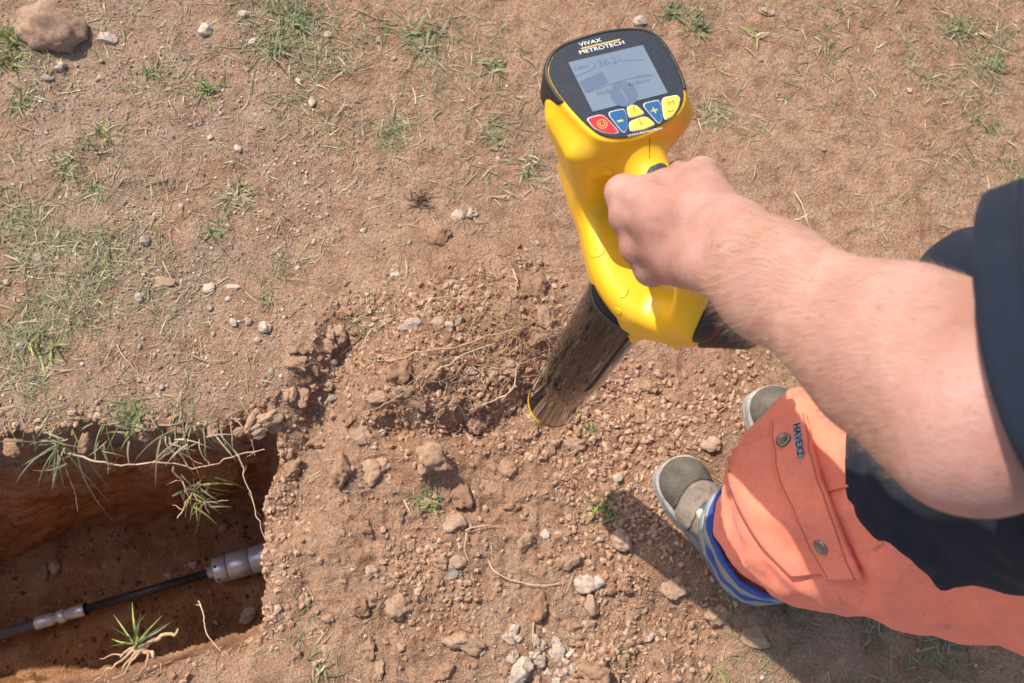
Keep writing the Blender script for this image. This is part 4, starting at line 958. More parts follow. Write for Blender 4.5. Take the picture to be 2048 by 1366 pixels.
for nm, pts, mt in KEYS:
    poly = np.array([zp(*p) for p in pts]); e = flat('key', None, M_KEYEDGE, ZT - .0003, ZT + .0004, film, .28, poly)
    V, Fc = prism(rounded(ring_scale(poly, .93), .28), ZT, ZT + .0010, .0003); part('key_top', V, Fc, mt, loc, film, smooth=False)
ZK = ZT + .00115
cc = zp(860, 1105)
def ringflat(c, r0, r1, a0=0, a1=2 * math.pi, n=24):
    t = np.linspace(a0, a1, n); V = np.concatenate([np.column_stack([c[0] + r * np.cos(t), c[1] + r * np.sin(t), np.full(n, ZK)]) for r in (r0, r1)]); return V, [[i, n + i, n + i + 1, i + 1] for i in range(n - 1)]
V, Fc = ringflat(cc, .0042, .0049); part('key_symbol', V, Fc, M_GOLD, loc, film)
V, Fc = ringflat(cc, .0020, .0027, 2.4, 7.6); part('key_symbol', V, Fc, M_GOLD, loc, film)
letters('key_symbol', '-', .020, 1040, 1058, M_GOLD, ZK, 1.2); letters('key_symbol', 'f', .0095, 1197, 958, M_INK, ZK); letters('key_symbol', 'i', .0105, 1260, 1088, M_INK, ZK, 1.3)
letters('key_symbol', '+', .014, 1408, 968, M_GOLD, ZK, 1.1); letters('key_symbol', 'M', .0078, 1585, 888, M_INK, ZK, 1.2)
flat('key_symbol', [(1540, 972), (1600, 962), (1600, 952), (1610, 950), (1612, 970), (1545, 984)], M_INK, ZK - .0002, ZK, film)
# plugs over the screws, thumb pad, seam
def on_body(pts):
    P = march(body_sd, [p[0] for p in pts], [p[1] for p in pts]); g, _ = grad(body_sd, P, .001); g /= np.linalg.norm(g, axis=1)[:, None]; return P, g
for (px, py, a, b_, th) in [(1214, 343, 15, 8, .3), (1194, 505, 15, 9, -.25), (1248, 585, 12, 7, -.95), (1236, 622, 8, 5, .7)]:
    t = np.linspace(0, 2 * math.pi, 24, endpoint=False); x = px + a * np.cos(t) * math.cos(th) - b_ * np.sin(t) * math.sin(th); y = py + a * np.cos(t) * math.sin(th) + b_ * np.sin(t) * math.cos(th)
    P, n_ = on_body(list(zip(x, y)))
    if np.abs(body_sd(P)).max() > .004: print('plug off body', px, py); continue
    V = np.concatenate([P - n_ * .001, P + n_ * .0006, P + n_ * .0007 + (P.mean(0) - P) * .18]); k = 24
    Fc = [[i * k + j, i * k + (j + 1) % k, (i + 1) * k + (j + 1) % k, (i + 1) * k + j] for i in range(2) for j in range(k)] + [[2 * k + j for j in range(k)]]
    part('screw_plug', V, Fc, M_YELDIP, loc)
def pad_sd(P):
    q = to_lwz(P); e = rbox(q, (.112, .002, .975), (.026, .0135, .012), .011); return smax(body_sd(P) - .0012, e, .002)
V, Fq = polygonise(pad_sd, D(.118, 0, .97) - .04, D(.118, 0, .97) + .04, .0015); part('grip_pad', V, [Fq], M_RUB, loc)
P, n_ = on_body([(1299, y) for y in range(277, 318, 4)]); V, Fc = tube(P, .0005, 5); part('parting_seam', V, Fc, M_GAP, loc)
# tube, collar and foot ring
TRR = .0435; ax = TB - TT; TL = np.linalg.norm(ax)
V, Fc = lathe(TT, TB, [(0, TRR), (.02, TRR), (TL * .5, TRR), (TL - .002, TRR), (TL, TRR - .001)], 64); o = part('tube', V, Fc, M_TUBE, loc)
V, Fc = lathe(TT, TB, [(.014, TRR + .0004), (.026, TRR + .0004), (.0262, TRR)], 64); part('tube_collar', V, Fc, M_BLK, loc)
V, Fc = lathe(TT, TB, [(TL + .0001, TRR + .0001), (TL + .0022, TRR + .0001), (TL + .003, TRR - .002)], 64); part('foot_ring', V, Fc, M_YEL, loc)
# ------------------------------------------------------------------ the worker
def skin_mat():
    m, nt, bs = new_mat('skin'); b = NB(nt); co = b.coord()
    n1 = b.noise(co, 14, 5, .6); n2 = b.noise(co, 75, 4, .6); n3 = b.noise(co, 170, 3, .6)
    c = b.ramp(n1, [(.3, (.345, .16, .122)), (.55, (.44, .235, .187)), (.75, (.495, .288, .238))])
    c = b.mix(b.ramp(n2, [(.48, 0.0), (.72, .5)]), c, (.41, .165, .115))
    c = b.mix(b.ramp(n3, [(.60, 0.0), (.68, .55)]), c, (.29, .14, .08))
    b.l(c, bs.inputs['Base Color']); bs.inputs['Roughness'].default_value = .52; bs.inputs['Specular IOR Level'].default_value = .4
    bs.inputs['Subsurface Weight'].default_value = .18; bs.inputs['Subsurface Radius'].default_value = (.012, .004, .002); bs.inputs['Subsurface Scale'].default_value = .35
    h = b.math('ADD', b.noise(co, 420, 3, .6), b.math('MULTIPLY', b.noise(co, 90, 4, .6), .7)); h = b.math('ADD', h, b.math('MULTIPLY', b.noise(co, 38, 3, .6), .8)); b.l(b.bump(h, .40, .0016), bs.inputs['Normal'])
    return m
M_SKIN = skin_mat()
def cloth_mat(name, col, dark, weave=900, dirt=0.3, fuzz=0.3):
    m, nt, bs = new_mat(name); b = NB(nt); co = b.coord()
    n1 = b.noise(co, 9, 5, .6); n2 = b.noise(co, 120, 4, .6)
    c = b.mix(1.0, col, b.ramp(n1, [(.3, .90), (.7, 1.08)]), 'MULTIPLY')
    mp = b.n('ShaderNodeMapping'); b.l(co, mp.inputs[0]); mp.inputs['Scale'].default_value = (1, 1, .35)
    st = b.noise(mp.outputs[0], 38, 8, .72, .4); c = b.mix(b.math('MULTIPLY', b.ramp(st, [(.60, 0.0), (.72, 1.0)]), dirt), c, dark)
    c = b.mix(1.0, c, b.ramp(n2, [(.3, .94), (.7, 1.05)]), 'MULTIPLY')
    b.l(c, bs.inputs['Base Color']); bs.inputs['Roughness'].default_value = .9; bs.inputs['Specular IOR Level'].default_value = .15
    bs.inputs['Sheen Weight'].default_value = fuzz
    h = b.math('ADD', b.noise(co, weave, 2, .5), b.math('MULTIPLY', b.noise(co, 60, 5, .6), .8)); b.l(b.bump(h, .35, .0012), bs.inputs['Normal'])
    return m
M_ORANGE = cloth_mat('fluorescent orange cotton', (.88, .248, .150), (.26, .12, .08), 900, .7, .1)
M_NAVY = cloth_mat('faded navy jersey', (.013, .0175, .029), (.04, .046, .06), 1200, .5, .06)
M_BLUE = cloth_mat('royal blue band', (.028, .070, .33), (.06, .06, .09), 900, .6, .1)
M_REFL = plain('grey reflective tape', (.30, .31, .30), .5, .5, .1, .12, 60, .3, 400)
M_SUEDE = stone_mat('dusty grey suede', (.22, .172, .13), (.22, .172, .13), .5, 50)
M_SUEDE2 = stone_mat('grey brown leather', (.245, .19, .142), (.245, .19, .142), .5, 60)
M_TOE = stone_mat('scuffed toe cap', (.12, .10, .078), (.12, .10, .078), .6, 30)
M_SOLE = stone_mat('grey rubber sole', (.33, .30, .26), (.33, .30, .26), .5, 60)
M_LINING = plain('beige lining', (.52, .44, .35), .9, .2, 0, .1); M_SOCK = cloth_mat('blue grey tongue', (.07, .12, .17), (.1, .1, .1))
M_METAL = plain('dull snap metal', (.27, .25, .21), .4, .5, .8, .2, 200)
M_HAIR = plain('brown hair', (.10, .06, .03), .5, .4, 0, .3); M_ARMHAIR = plain('fair arm hair', (.48, .34, .20), .45, .5)
M_EYE = plain('eye', (.5, .5, .5), .2, .5)
ORG = np.array([.66, .12, 0.0]); man = empty('person', ORG)
tag(man, 'person in orange trousers and dark shirt holding the locator at arm length', 'person')
FWD = np.array([-.53, .848, 0]); LEFT = np.array([-.848, -.53, 0])

# --- trousers
M_THREAD = plain('seam thread', (.60, .15, .09), .9, .1)
def leg(P, ank, knee, thigh, hip, f, s=1.0):
    a1 = np.array(ank) + f * .022; a2 = np.array(ank) - f * .03
    d = smin(cone(P, a1 + [0, 0, -.02], np.array(knee), .078, .088), cone(P, a2 + [0, 0, -.02], np.array(knee), .078, .088), .03)
    d = smin(d, cone(P, knee, thigh, .092, .120 * s), .05); return smin(d, cone(P, thigh, hip, .122 * s, .125), .06)
LA, LK, LT, LH = (.600, .078, .12), (.545, .118, .46), (.492, .100, .70), (.590, .055, .92)
RA, RK, RT, RH = (.750, .205, .12), (.690, .275, .48), (.680, .245, .70), (.730, .150, .92)
FR = np.array([-.30, .954, 0])
def trouser_sd(P):
    d1 = leg(P, LA, LK, LT, LH, FWD); d2 = leg(P, RA, RK, RT, RH, FR)
    d = smin(smin(d1, d2, .02), ball(P, (.665, .105, .95), .15, (1, 1, 1)), .04)
    d = d + .022 * np.abs(vnoise(P * [1, 1, 1.7], 8, 301)) - .008 + .005 * np.abs(vnoise(P * [1, 1, 1.3], 19, 302)) + .0022 * vnoise(P, 50, 303)
    z = P[:, 2]
    return np.maximum(np.maximum(d, .065 - z), z - 1.03)
V, Fq = polygonise(trouser_sd, (.26, -.24, .04), (1.0, .5, 1.06), .005); trs = part('trousers', V, [Fq], M_ORANGE, man)
def lay(grid_px, sd, up, thick, step=1):
    """grid of photo points laid on a surface as a thin sewn-on sheet"""
    h, w = len(grid_px), len(grid_px[0]); flatp = [p for r in grid_px for p in r]
    P = march(sd, [p[0] for p in flatp], [p[1] for p in flatp]); g, _ = grad(sd, P, .004); g /= np.linalg.norm(g, axis=1)[:, None]
    top = P + g * (up + thick); bot = P + g * (up - .003); V = np.concatenate([top, bot]); n = h * w; Fc = []
    for i in range(h - 1):
        for j in range(w - 1):
            a = i * w + j; Fc += [[a, a + 1, a + w + 1, a + w], [n + a, n + a + w, n + a + w + 1, n + a + 1]]
    ring = [j for j in range(w)] + [i * w + w - 1 for i in range(1, h)] + [(h - 1) * w + j for j in range(w - 2, -1, -1)] + [i * w for i in range(h - 2, 0, -1)]
    for a, b_ in zip(ring, ring[1:] + ring[:1]): Fc.append([a, n + a, n + b_, b_])
    return V, Fc, P, g
def bil(c, nu, nv):
    c = [np.array(p, float) for p in c]; return [[tuple((c[0] * (1 - u) + c[1] * u) * (1 - v) + (c[3] * (1 - u) + c[2] * u) * v) for u in np.linspace(0, 1, nu)] for v in np.linspace(0, 1, nv)]
def strip_grid(e0, e1, nu, nv):
    a = catmull([np.array(p, float) for p in e0], 12); b_ = catmull([np.array(p, float) for p in e1], 12)
    ta = np.linspace(0, len(a) - 1, nv); ia = lambda c, t: np.array([np.interp(t, np.arange(len(c)), c[:, k]) for k in (0, 1)])
    tb = np.linspace(0, len(b_) - 1, nv)
    return [[tuple(ia(a, x) * (1 - u) + ia(b_, y) * u) for u in np.linspace(0, 1, nu)] for x, y in zip(ta, tb)]
V, Fc, _, _ = lay(strip_grid([(1462, 905), (1470, 985), (1520, 1080), (1585, 1150)], [(1610, 850), (1632, 930), (1682, 1050), (1722, 1138)], 22, 30), trouser_sd, .0035, .002)
part('cargo_pocket', V, Fc, M_ORANGE, man, trs)
V, Fc, _, _ = lay(strip_grid([(1546, 852), (1562, 945), (1610, 1060), (1661, 1152)], [(1619, 838), (1640, 922), (1690, 1055), (1735, 1150)], 14, 40), trouser_sd, .0085, .0022)
part('pocket_flap', V, Fc, M_ORANGE, man, trs)
V, Fc, _, _ = lay(strip_grid([(1613, 842), (1634, 926), (1683, 1058), (1727, 1149)], [(1616, 842), (1637, 925), (1686, 1057), (1730, 1149)], 2, 40), trouser_sd, .011, .0008)
part('flap_seam', V, Fc, M_THREAD, man, trs)
V, Fc, _, _ = lay(strip_grid([(1551, 856), (1567, 946), (1615, 1058), (1664, 1146)], [(1553, 856), (1569, 946), (1617, 1058), (1666, 1146)], 2, 40), trouser_sd, .0108, .0006)
part('flap_seam', V, Fc, M_THREAD, man, trs)
V, Fc, _, _ = lay(strip_grid([(1645, 985), (1690, 972), (1722, 966)], [(1645, 990), (1690, 977), (1722, 971)], 2, 20), trouser_sd, .002, .0012); part('side_seam', V, Fc, M_ORANGE, man, trs)
flap_sd = lambda P: trouser_sd(P) - .0107
for (px, py) in ((1567, 880), (1642, 1094)):
    P = march(lambda Pq: trouser_sd(Pq) - .0125, [px], [py]); g, _ = grad(trouser_sd, P, .012); n_ = g[0] / np.linalg.norm(g[0]); V, Fc = lathe(P[0] - n_ * .001, P[0] + n_, [(0, .0088), (.0025, .0088), (.0036, .0078), (.0040, .0060), (.0030, .0052), (.0034, .001)], 24); part('snap_button', V, Fc, M_METAL, man, trs)
V, Fc, P, g = lay(strip_grid([(1586, 852), (1590, 880), (1596, 917)], [(1601, 846), (1603, 878), (1607, 914)], 6, 14), flap_sd, .0006, .0008); part('name_patch', V, Fc, plain('grey woven patch', (.30, .32, .36), .8, .2, 0, .1), man, trs)
TVs, TFs = text_mesh('HAVEX2', 1.0); tx = TVs[:, 0]; u = (tx - tx.min()) / (tx.max() - tx.min()); v = TVs[:, 1] / (TVs[:, 1].max() - TVs[:, 1].min()) + .5
lx = 1588 + 8.5 * u + 13 * v - .5; ly = 852 + 61 * u - 4 * v
P = march(flap_sd, lx, ly); g, _ = grad(flap_sd, P, .006); part('patch_lettering', P + g / np.linalg.norm(g, axis=1)[:, None] * .0021, TFs, plain('dark thread', (.02, .015, .03), .8, .2), man, trs)
# cuffs: blue band with two reflective strips, on both legs
def cuff(axis_c, f, z0, z1, up, name, mat, parent, wob=0.0, n=72, m=7, base=trouser_sd):
    th = np.linspace(0, 2 * math.pi, n, endpoint=False); V = []; side = np.array([-f[1], f[0], 0])
    for lay_ in (up, up - .004):
        for j in range(m):
            z = z0 + (z1 - z0) * j / (m - 1) + wob * (np.sin(th * 5 + 1.3) * .5 + vnoise(np.column_stack([np.cos(th), np.sin(th)]) * 1.7, 1.5, 311) * .7); c = np.array(axis_c)
            dirs = np.cos(th)[:, None] * f + np.sin(th)[:, None] * side; lo_ = np.full(n, .03); hi_ = np.full(n, .24)
            for _ in range(22):
                mid = (lo_ + hi_) / 2; P = c + dirs * mid[:, None]; P[:, 2] = np.maximum(z, .075); ins = base(P) < 0; lo_ = np.where(ins, mid, lo_); hi_ = np.where(ins, hi_, mid)
            P = c + dirs * (lo_ + lay_ + .005 * vnoise(np.column_stack([dirs[:, :2] * 2.4, z * 22]), 1.6, 313))[:, None]; P[:, 2] = z; V.append(P)
    V = np.concatenate(V); idx = np.arange(2 * m * n).reshape(2 * m, n); Fc = []
    for j in list(range(m - 1)) + list(range(m, 2 * m - 1)):
        for k in range(n):
            q = [idx[j, k], idx[j, (k + 1) % n], idx[j + 1, (k + 1) % n], idx[j + 1, k]]; Fc.append(q if j < m else q[::-1])
    for j0, j1 in ((0, m), (2 * m - 1, m - 1)):
        for k in range(n): Fc.append([idx[j0, k], idx[j1, k], idx[j1, (k + 1) % n], idx[j0, (k + 1) % n]])
    return part(name, V, Fc, mat, man, parent)
one_l = lambda P: np.maximum(leg(P, LA, LK, LT, LH, FWD) + .003 * vnoise(P, 24, 302), -1)
one_r = lambda P: leg(P, RA, RK, RT, RH, FR)
for cpt, f, sd_ in (((LA[0] - .006, LA[1] + .004, 0), FWD, one_l), ((RA[0], RA[1], 0), FR, one_r)):
    cuff(cpt, f, .060, .225, .009, 'blue_band', M_BLUE, trs, .006, 72, 12, sd_)
    cuff(cpt, f, .092, .122, .0125, 'reflective_strip', M_REFL, trs, .010, 72, 5, sd_)
    cuff(cpt, f, .158, .188, .0125, 'reflective_strip', M_REFL, trs, .008, 72, 5, sd_)

# --- boots
def boot(toe, f, name='boot'):
    f = f / np.linalg.norm(f); s = np.array([-f[1], f[0], 0]); toe = np.array(toe, float)
    def Bp(a, b_, z): return toe - f * a + s * b_ + np.array([0, 0, z])     # a: back from toe, b: left
    prof = [(0.0, .0), (.004, .026), (.018, .046), (.05, .056), (.09, .056), (.14, .046), (.19, .040), (.24, .041), (.275, .037), (.295, .024), (.302, 0)]
    pl = catmull([np.array(p) for p in prof], 5); ring = [(a, b_) for a, b_ in pl] + [(a, -b_ * .96) for a, b_ in pl[::-1][1:-1]]
    R = np.array([toe[:2] - f[:2] * a + s[:2] * b_ for a, b_ in ring])
    V, Fc = [], []; layers = [(.985, -.004), (1.0, .004), (1.0, .012), (.985, .014), (1.0, .017), (.995, .028), (.955, .034)]; n = len(R); c = R.mean(0)
    bt = None
    for i, (k, z) in enumerate(layers): V.append(np.column_stack([c + (R - c) * k, np.full(n, z)]))
    for i in range(len(layers) - 1): Fc += [[i * n + k, i * n + (k + 1) % n, (i + 1) * n + (k + 1) % n, (i + 1) * n + k] for k in range(n)]
    Fc += [[(len(layers) - 1) * n + k for k in range(n)]]; V = np.concatenate(V)
    def up_sd(P):
        q = P - toe; a = -(q @ f); b_ = q @ s; z = q[:, 2]; L = np.column_stack([a, b_, z])
        d = cone(L * [1, .92, 1.0], np.array([.055, 0, .030]) * [1, .92, 1], np.array([.12, 0, .040]) * [1, .92, 1], .043, .040)
        d = smin(d, ball(L, (.052, 0, .036), .041, (1.05, 1.05, .95)), .02)
        d = smin(d, cone(L, (.12, 0, .040), (.185, 0, .075), .040, .042), .03); d = smin(d, cone(L, (.19, 0, .05), (.262, 0, .045), .040, .036), .03)
        d = smin(d, cone(L, (.215, 0, .07), (.215, 0, .15), .046, .050), .03)
        return np.maximum(np.maximum(d, .020 - z), z - .16)
    def spc(P): q = P - toe; return -(q @ f), q @ s, q[:, 2]
    lo_ = np.minimum(Bp(-.02, -.08, 0), Bp(.33, .08, .18)); hi_ = np.maximum(Bp(-.02, .08, 0), Bp(.33, -.08, .18)); lo_ = np.minimum(lo_, np.minimum(Bp(-.02, .08, 0), Bp(.33, -.08, .18))) - .01; hi_ = np.maximum(hi_, np.maximum(Bp(.33, .08, .18), Bp(-.02, -.08, .18))) + .01
    Vu, Fu = polygonise(up_sd, lo_, hi_, .0035); bt = part(name, Vu, [Fu], M_SUEDE, man)
    part('sole', V, Fc, M_SOLE, man, bt)
    def toecap(P): a, b_, z = spc(P); return smax(up_sd(P) - .0016, smax(a - (.060 + 11 * b_ * b_), .030 - z, .004), .002)
    Vt, Ft = polygonise(toecap, lo_, hi_, .003); part('toe_cap', Vt, [Ft], M_TOE, man, bt)
    def saddle(P):
        a, b_, z = spc(P); w = np.abs(a - (.083 + 11 * b_ * b_)) - .020
        return smax(up_sd(P) - .0036, smax(w, .035 - z, .004), .002)
    Vt, Ft = polygonise(saddle, lo_, hi_, .003); part('overlay', Vt, [Ft], M_SUEDE2, man, bt)
    def tongue(P): a, b_, z = spc(P); return smax(up_sd(P) - .0024, smax(np.abs(b_) - .023, np.abs(a - .140) - .042, .006), .002)
    Vt, Ft = polygonise(tongue, lo_, hi_, .003); part('tongue', Vt, [Ft], M_SOCK, man, bt)
    for sgn in (-1, 1):
        def eyestay(P, sgn=sgn): a, b_, z = spc(P); return smax(up_sd(P) - .0040, smax(np.abs(sgn * b_ - .026 - .12 * (a - .15)) - .0065, np.abs(a - .142) - .036, .003), .002)
        Vt, Ft = polygonise(eyestay, lo_, hi_, .0028)
        if len(Ft): part('eyelet_strip', Vt, [Ft], M_LINING, man, bt)
    for a0 in (.124, .146, .168):
        def lace(P, a0=a0): a, b_, z = spc(P); return smax(up_sd(P) - .0065, smax(np.abs(a - a0 - .25 * b_) - .0055, np.abs(b_) - .027, .003), .003)
        Vt, Ft = polygonise(lace, lo_, hi_, .0028); part('strap', Vt, [Ft], M_SUEDE2, man, bt)
    return bt
boot((.466, .240, -.002), np.array([-.516, .857, 0])); boot((.672, .392, -.002), np.array([-.27, .963, 0]))

# --- body: arm and hand
WR = at_depth(1432, 497, .715); EL = at_depth(1965, 822, .485); SH = np.array([.46, .14, 1.43])
fa = EL - WR; fal = np.linalg.norm(fa); fa /= fal
view = CAM_C - (WR + EL) / 2; view /= np.linalg.norm(view); sdv = np.cross(view, fa); sdv /= np.linalg.norm(sdv)     # across the forearm
if sdv.dot(CAM_R @ np.array([0, 1, 0])) < 0: sdv = -sdv                                                           # towards the picture top
MCP = [D(.106, -.042, .985), D(.130, -.050, .988), D(.157, -.051, .981), D(.180, -.044, .969)]
def hand_arm_sd(P):
    d = None
    def add(x, k):
        nonlocal d; d = x if d is None else smin(d, x, k)
    for s_, r0, r1, r2, r3 in ((1, .0240, .0275, .0345, .0345), (-1, .0215, .0245, .033, .042)):
        o = sdv * s_
        add(cone(P, WR + o * .0115, WR + fa * fal * .28 + o * .0125, r0, r1), .012)
        add(cone(P, WR + fa * fal * .28 + o * .0125, WR + fa * fal * .72 + o * .014, r1, r2), .03)
        add(cone(P, WR + fa * fal * .72 + o * .014, EL + o * .010, r2, r3), .03)
    add(ball(P, WR + fa * fal * .86 + sdv * .016, .034), .04)
    add(cone(P, EL, SH, .048, .056), .03)
    # back of the hand
    HB = [WR + sdv * .018, WR + sdv * .007, WR - sdv * .005, WR - sdv * .016]
    for i in range(4):
        add(cone(P, HB[i], MCP[i], .0200, [.0150, .0152, .0142, .0128][i]), .012)
    pal = D(.130, -.004, 1.000); add(ball(P, pal, .026, (1.25, 1.2, .8)), .02)
    add(cone(P, D(.178, .0, 1.030), D(.176, -.022, .985), .020, .018), .02)
    for i in range(4):        # knuckles stand a little proud
        add(ball(P, MCP[i] + np.array([0, 0, .0035]) + view * .001, .0140), .009)
    for i in range(3): add(cone(P, MCP[i] - view * .001 + (WR - MCP[i]) * .04, MCP[i + 1] - view * .001 + (WR - MCP[i + 1]) * .04, .0118, .0112), .010)
    # thumb side
    CM = WR + sdv * .022 + (MCP[0] - WR) * .28; TM = D(.116, .0385, .985); TI_ = D(.097, .030, .955); TT_ = D(.090, .010, .936)
    add(cone(P, CM, TM, .0205, .0165), .016); add(cone(P, TM, TI_, .0160, .0130), .006); add(cone(P, TI_, TT_, .0130, .0105), .004)
    add(cone(P, TM * .55 + CM * .45, WR + sdv * .016 + fa * .045, .0175, .0225), .022)
    web = cone(P, (CM + TM) / 2, MCP[0] * .55 + WR * .45, .014, .014); add(web, .02)
    # fingers curl under the grip, each its own chain
    for i in range(4):
        l = [.098, .122, .148, .171][i]; r = [.0112, .0115, .0108, .0095][i]
        pip = D(l, -.0275, .944 + .001 * i); dip = D(l + .001, -.005, .928 + .001 * i); tip = D(l + .001, .018, .935 + .001 * i)
        f_ = smin(cone(P, MCP[i], pip, r + .0022, r), smin(cone(P, pip, dip, r, r - .001), cone(P, dip, tip, r - .001, r - .0022), .003), .003)
        d = smin(d, f_, .004)
    d = d + .0010 * vnoise(P, 42, 401) + .0016 * vnoise(P, 19, 402)
    # tendons fanning to the knuckles
    for i in range(4):
        t0 = WR * .6 + MCP[i] * .4; c_ = cone(P, t0 + view * .018, MCP[i] + view * .0125, .0035, .0035); d = smin(d, c_, .006)
    for a_, b2 in (((.35, .0, -.012), (.82, .25, .022)), ((.42, .3, .010), (.85, .6, .020))):       # veins
        m0 = WR * (1 - a_[0]) + MCP[2] * a_[0] + sdv * a_[2] + view * .0195; m1 = WR * .2 + MCP[3] * .5 + MCP[2] * .3 + view * .0150; d = smin(d, cone(P, m0, m1, .0024, .0020), .004)
    return d
lo = np.minimum.reduce([MCP[0], MCP[3], WR, EL, SH, D(.08, .05, .9)]) - .09; hi = np.maximum.reduce([MCP[0], WR, EL, SH]) + .09
V1, F1 = polygonise(hand_arm_sd, lo, hi, .0027, 1)
# rest of the body, mostly under clothes
HC = np.array([.50, .215, 1.66])
def rest_sd(P):
    d = cone(P, (.665, .11, .95), (.63, .15, 1.20), .13, .135); d = smin(d, cone(P, (.63, .15, 1.22), (.60, .17, 1.36), .135, .13), .06)
    d = smin(d, cone(P, SH, (.745, .215, 1.43), .058, .060), .06); d = smin(d, cone(P, (.615, .165, 1.40), HC + [.01, -.02, -.06], .062, .055), .05)
    d = smin(d, ball(P, HC, .10, (.86, 1.05, 1.2)), .02); d = smin(d, ball(P, HC + FWD * .055 + [0, 0, -.075], .05, (1, 1, .8)), .03)
    d = smin(d, cone(P, HC + FWD * .10 + [0, 0, .01], HC + FWD * .118 + [0, 0, -.028], .010, .016), .012)
    for s_ in (-1, 1): d = smin(d, ball(P, HC + LEFT * s_ * .088 - [0, 0, .01], .026, (.5, .9, 1.2)), .006)
    ra = np.array([.80, .27, 1.16]); d = smin(d, cone(P, (.745, .175, 1.42), ra, .055, .046), .04); rw = np.array([.77, .36, .93]); d = smin(d, cone(P, ra, rw, .046, .030), .02)
    d = smin(d, cone(P, rw, rw + [-.02, .03, -.07], .032, .034), .02)
    for k in range(4): b0 = rw + np.array([-.02, .03, -.07]) + np.array([.012 * (k - 1.5), .010 * (k - 1.5), -.02]); d = smin(d, cone(P, b0, b0 + [-.01, .0, -.06], .0095, .008), .004)
    tb = rw + np.array([-.035, .005, -.03]); d = smin(d, cone(P, tb, tb + [-.02, .0, -.05], .013, .010), .008)
    for a, k_ in ((LA, LK), (RA, RK)): d = smin(d, cone(P, np.array(a) + [0, 0, .0], k_, .040, .055), .03)
    d = smin(d, cone(P, LK, LH, .06, .085), .03); d = smin(d, cone(P, RK, RH, .06, .085), .03)
    return d
V2, F2 = polygonise(rest_sd, (.35, -.15, .06), (1.0, .55, 1.82), .008)
bodym = part('body', np.concatenate([V1, V2]), [F1, F2 + len(V1)], M_SKIN, man)
def hair_sd(P): d = ball(P, HC, .108, (.87, 1.06, 1.2)); return smax(d, (P - HC) @ (FWD * .8 + np.array([0, 0, -.6])) - .035, .01)
V, Fq = polygonise(hair_sd, HC - .17, HC + .17, .006); part('hair', V, [Fq], M_HAIR, man)
for s_ in (-1, 1):
    V, Fc = lathe(HC + FWD * .088 + LEFT * s_ * .034 + [0, 0, .01], HC + FWD * .3 + LEFT * s_ * .034 + [0, 0, .01], [(-.008, .010), (.004, .012), (.009, .008), (.0105, .002)], 14); part('eye', V, Fc, M_EYE, man)
V, Fc = tube(catmull([HC + FWD * (.108 - abs(t) * .4) + LEFT * t + np.array([0, 0, -.062]) for t in (-.025, 0, .025)], 5), .004, 6); part('lips', V, Fc, plain('lip', (.5, .2, .17), .5), man)

# --- shirt
def shirt_sd(P):
    q = P.copy(); z = P[:, 2]; k = np.clip((z - .86) / .55, 0, 1)
    cx = .605 + .02 * k; cy = .135 + .035 * k; d0 = np.column_stack([P[:, 0] - cx, P[:, 1] - cy]); a = d0 @ FWD[:2]; b_ = d0 @ LEFT[:2]
    rw = .185 - .0 * k; rf = .165 - .02 * k + .02 * np.exp(-((z - 1.05) / .12) ** 2); n = np.sqrt((a / rf) ** 2 + (b_ / rw) ** 2); d = (n - 1) * np.minimum(rw, rf)
    d = smax(d, z - 1.43 + .25 * np.abs(b_), .05)
    d = smin(d, cone(P, SH + [0, 0, .0], (.745, .175, 1.425), .075, .075), .05)
    d = smin(d, cone(P, (.745, .175, 1.42), (.785, .235, 1.24), .078, .082), .03)
    d = smin(d, cone(P, (.52, .20, 1.22), (.452, .240, 1.08), .075, .050), .05)
    d = d + .010 * np.abs(vnoise(P * [1, 1, .6], 7, 501)) - .003 + .004 * vnoise(P * [1, 1, .7], 16, 502) + .0022 * vnoise(P, 45, 503)
    hem = .858 + .05 * (P[:, 1] - .05)
    return np.maximum(np.maximum(d, hem - z), -((P - np.array([.785, .235, 1.23])) @ np.array([-.2, -.3, .93])) - (z > 1.3) * .3 - (P[:, 0] < .70) * .5)
V, Fq = polygonise(shirt_sd, (.3, -.2, .82), (1.0, .5, 1.56), .006); sh = part('shirt', V, [Fq], M_NAVY, man)
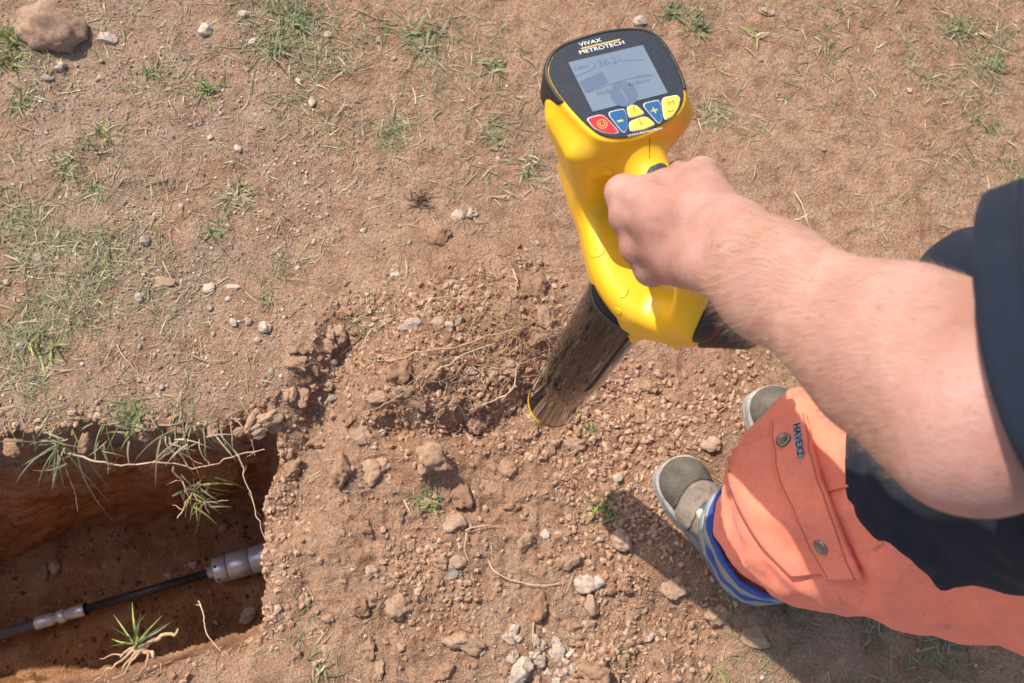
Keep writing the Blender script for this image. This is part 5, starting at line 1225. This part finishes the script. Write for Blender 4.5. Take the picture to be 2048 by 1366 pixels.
# left sleeve: an open tube round the upper arm with a turned hem
ua = SH - EL; ual = np.linalg.norm(ua); ua /= ual
e1 = np.cross(ua, view); e1 /= np.linalg.norm(e1); e1 = e1 if e1.dot(sdv) > 0 else -e1; e2 = np.cross(ua, e1)
SLV = dict(t0=.195, r1=.092, r2=.072, sh1=.012, sh2=.0)
def sleeve(r_in, t0, t1, nm, mat, parent, extra=0.0, n=64, m=26):
    V = []; th = np.linspace(0, 2 * math.pi, n, endpoint=False)
    for lay_ in (0, 1):
        for j in range(m):
            t = t0 + (t1 - t0) * j / (m - 1); c = EL + ua * ual * t + e1 * SLV['sh1'] * max(0, 1 - (t - SLV['t0']) * 1.3)
            skew = -.030 * (np.cos(th) * e1.dot(view) + np.sin(th) * e2.dot(view)) + .004 * np.sin(2 * th + .5)
            rr = 1 + .05 * np.sin(3 * th + 2) ; P = c + ua * (skew * max(0, 1 - (t - SLV['t0']) * 2.5))[:, None] + (np.cos(th) * rr)[:, None] * e1 * SLV['r1'] + (np.sin(th) * rr)[:, None] * e2 * SLV['r2']
            w = (.008 * np.abs(vnoise(P, 14, 511)) - .003 + .003 * np.abs(vnoise(P, 34, 512))); dirn = np.cos(th)[:, None] * e1 + np.sin(th)[:, None] * e2
            V.append(P + dirn * (w + extra - lay_ * r_in)[:, None])
    V = np.concatenate(V); idx = np.arange(2 * m * n).reshape(2 * m, n); Fc = []
    for j in list(range(m - 1)) + list(range(m, 2 * m - 1)):
        for k in range(n):
            q = [idx[j, k], idx[j, (k + 1) % n], idx[j + 1, (k + 1) % n], idx[j + 1, k]]; Fc.append(q if j < m else q[::-1])
    for j0, j1 in ((0, m), (m - 1, 2 * m - 1)):
        for k in range(n): Fc.append([idx[j0, k], idx[j1, k], idx[j1, (k + 1) % n], idx[j0, (k + 1) % n]])
    return part(nm, V, Fc, mat, man, parent)
slv = sleeve(.0030, SLV['t0'], 1.0, 'sleeve', M_NAVY, sh); sleeve(.0022, SLV['t0'] + .002, SLV['t0'] + .085, 'sleeve_hem', M_NAVY, sh, .0014, 64, 5)

# --- fair hair on the forearm
g, _ = grad(hand_arm_sd, V1, .002); g /= np.linalg.norm(g, axis=1)[:, None]
tproj = (V1 - WR) @ fa / fal; okv = np.where((tproj > .16) & (tproj < 1.0) & (((V1 - EL) @ ua) < ual * .25))[0]
sel = rng.choice(okv, 9000); p0 = V1[sel]; nn = g[sel]; dr = -fa + nn * .0 + rng.normal(0, .35, (len(sel), 3)) - sdv * .5; dr -= (dr * nn).sum(1)[:, None] * nn * .6; dr /= np.linalg.norm(dr, axis=1)[:, None]
Lh = rng.uniform(.007, .019, len(sel)) * np.clip(1.25 - tproj[sel] * .7, .3, 1); p1 = p0 + (dr * .75 + nn * .45) * Lh[:, None] * .5; p2 = p0 + (dr * .95 + nn * .42) * Lh[:, None]; wv = np.cross(dr, nn) * .00004
V = np.stack([p0 - wv, p0 + wv, p1 - wv, p1 + wv, p2], 1).reshape(-1, 3); i = (np.arange(len(sel)) * 5)[:, None]
o = part('arm_hair', V, [np.concatenate([i, i + 1, i + 3, i + 2], 1), np.concatenate([i + 2, i + 3, i + 4], 1)], M_ARMHAIR, man, bodym)
for o_ in bpy.data.objects:
    for k_ in ('_o', '_a'):
        if k_ in o_: del o_[k_]
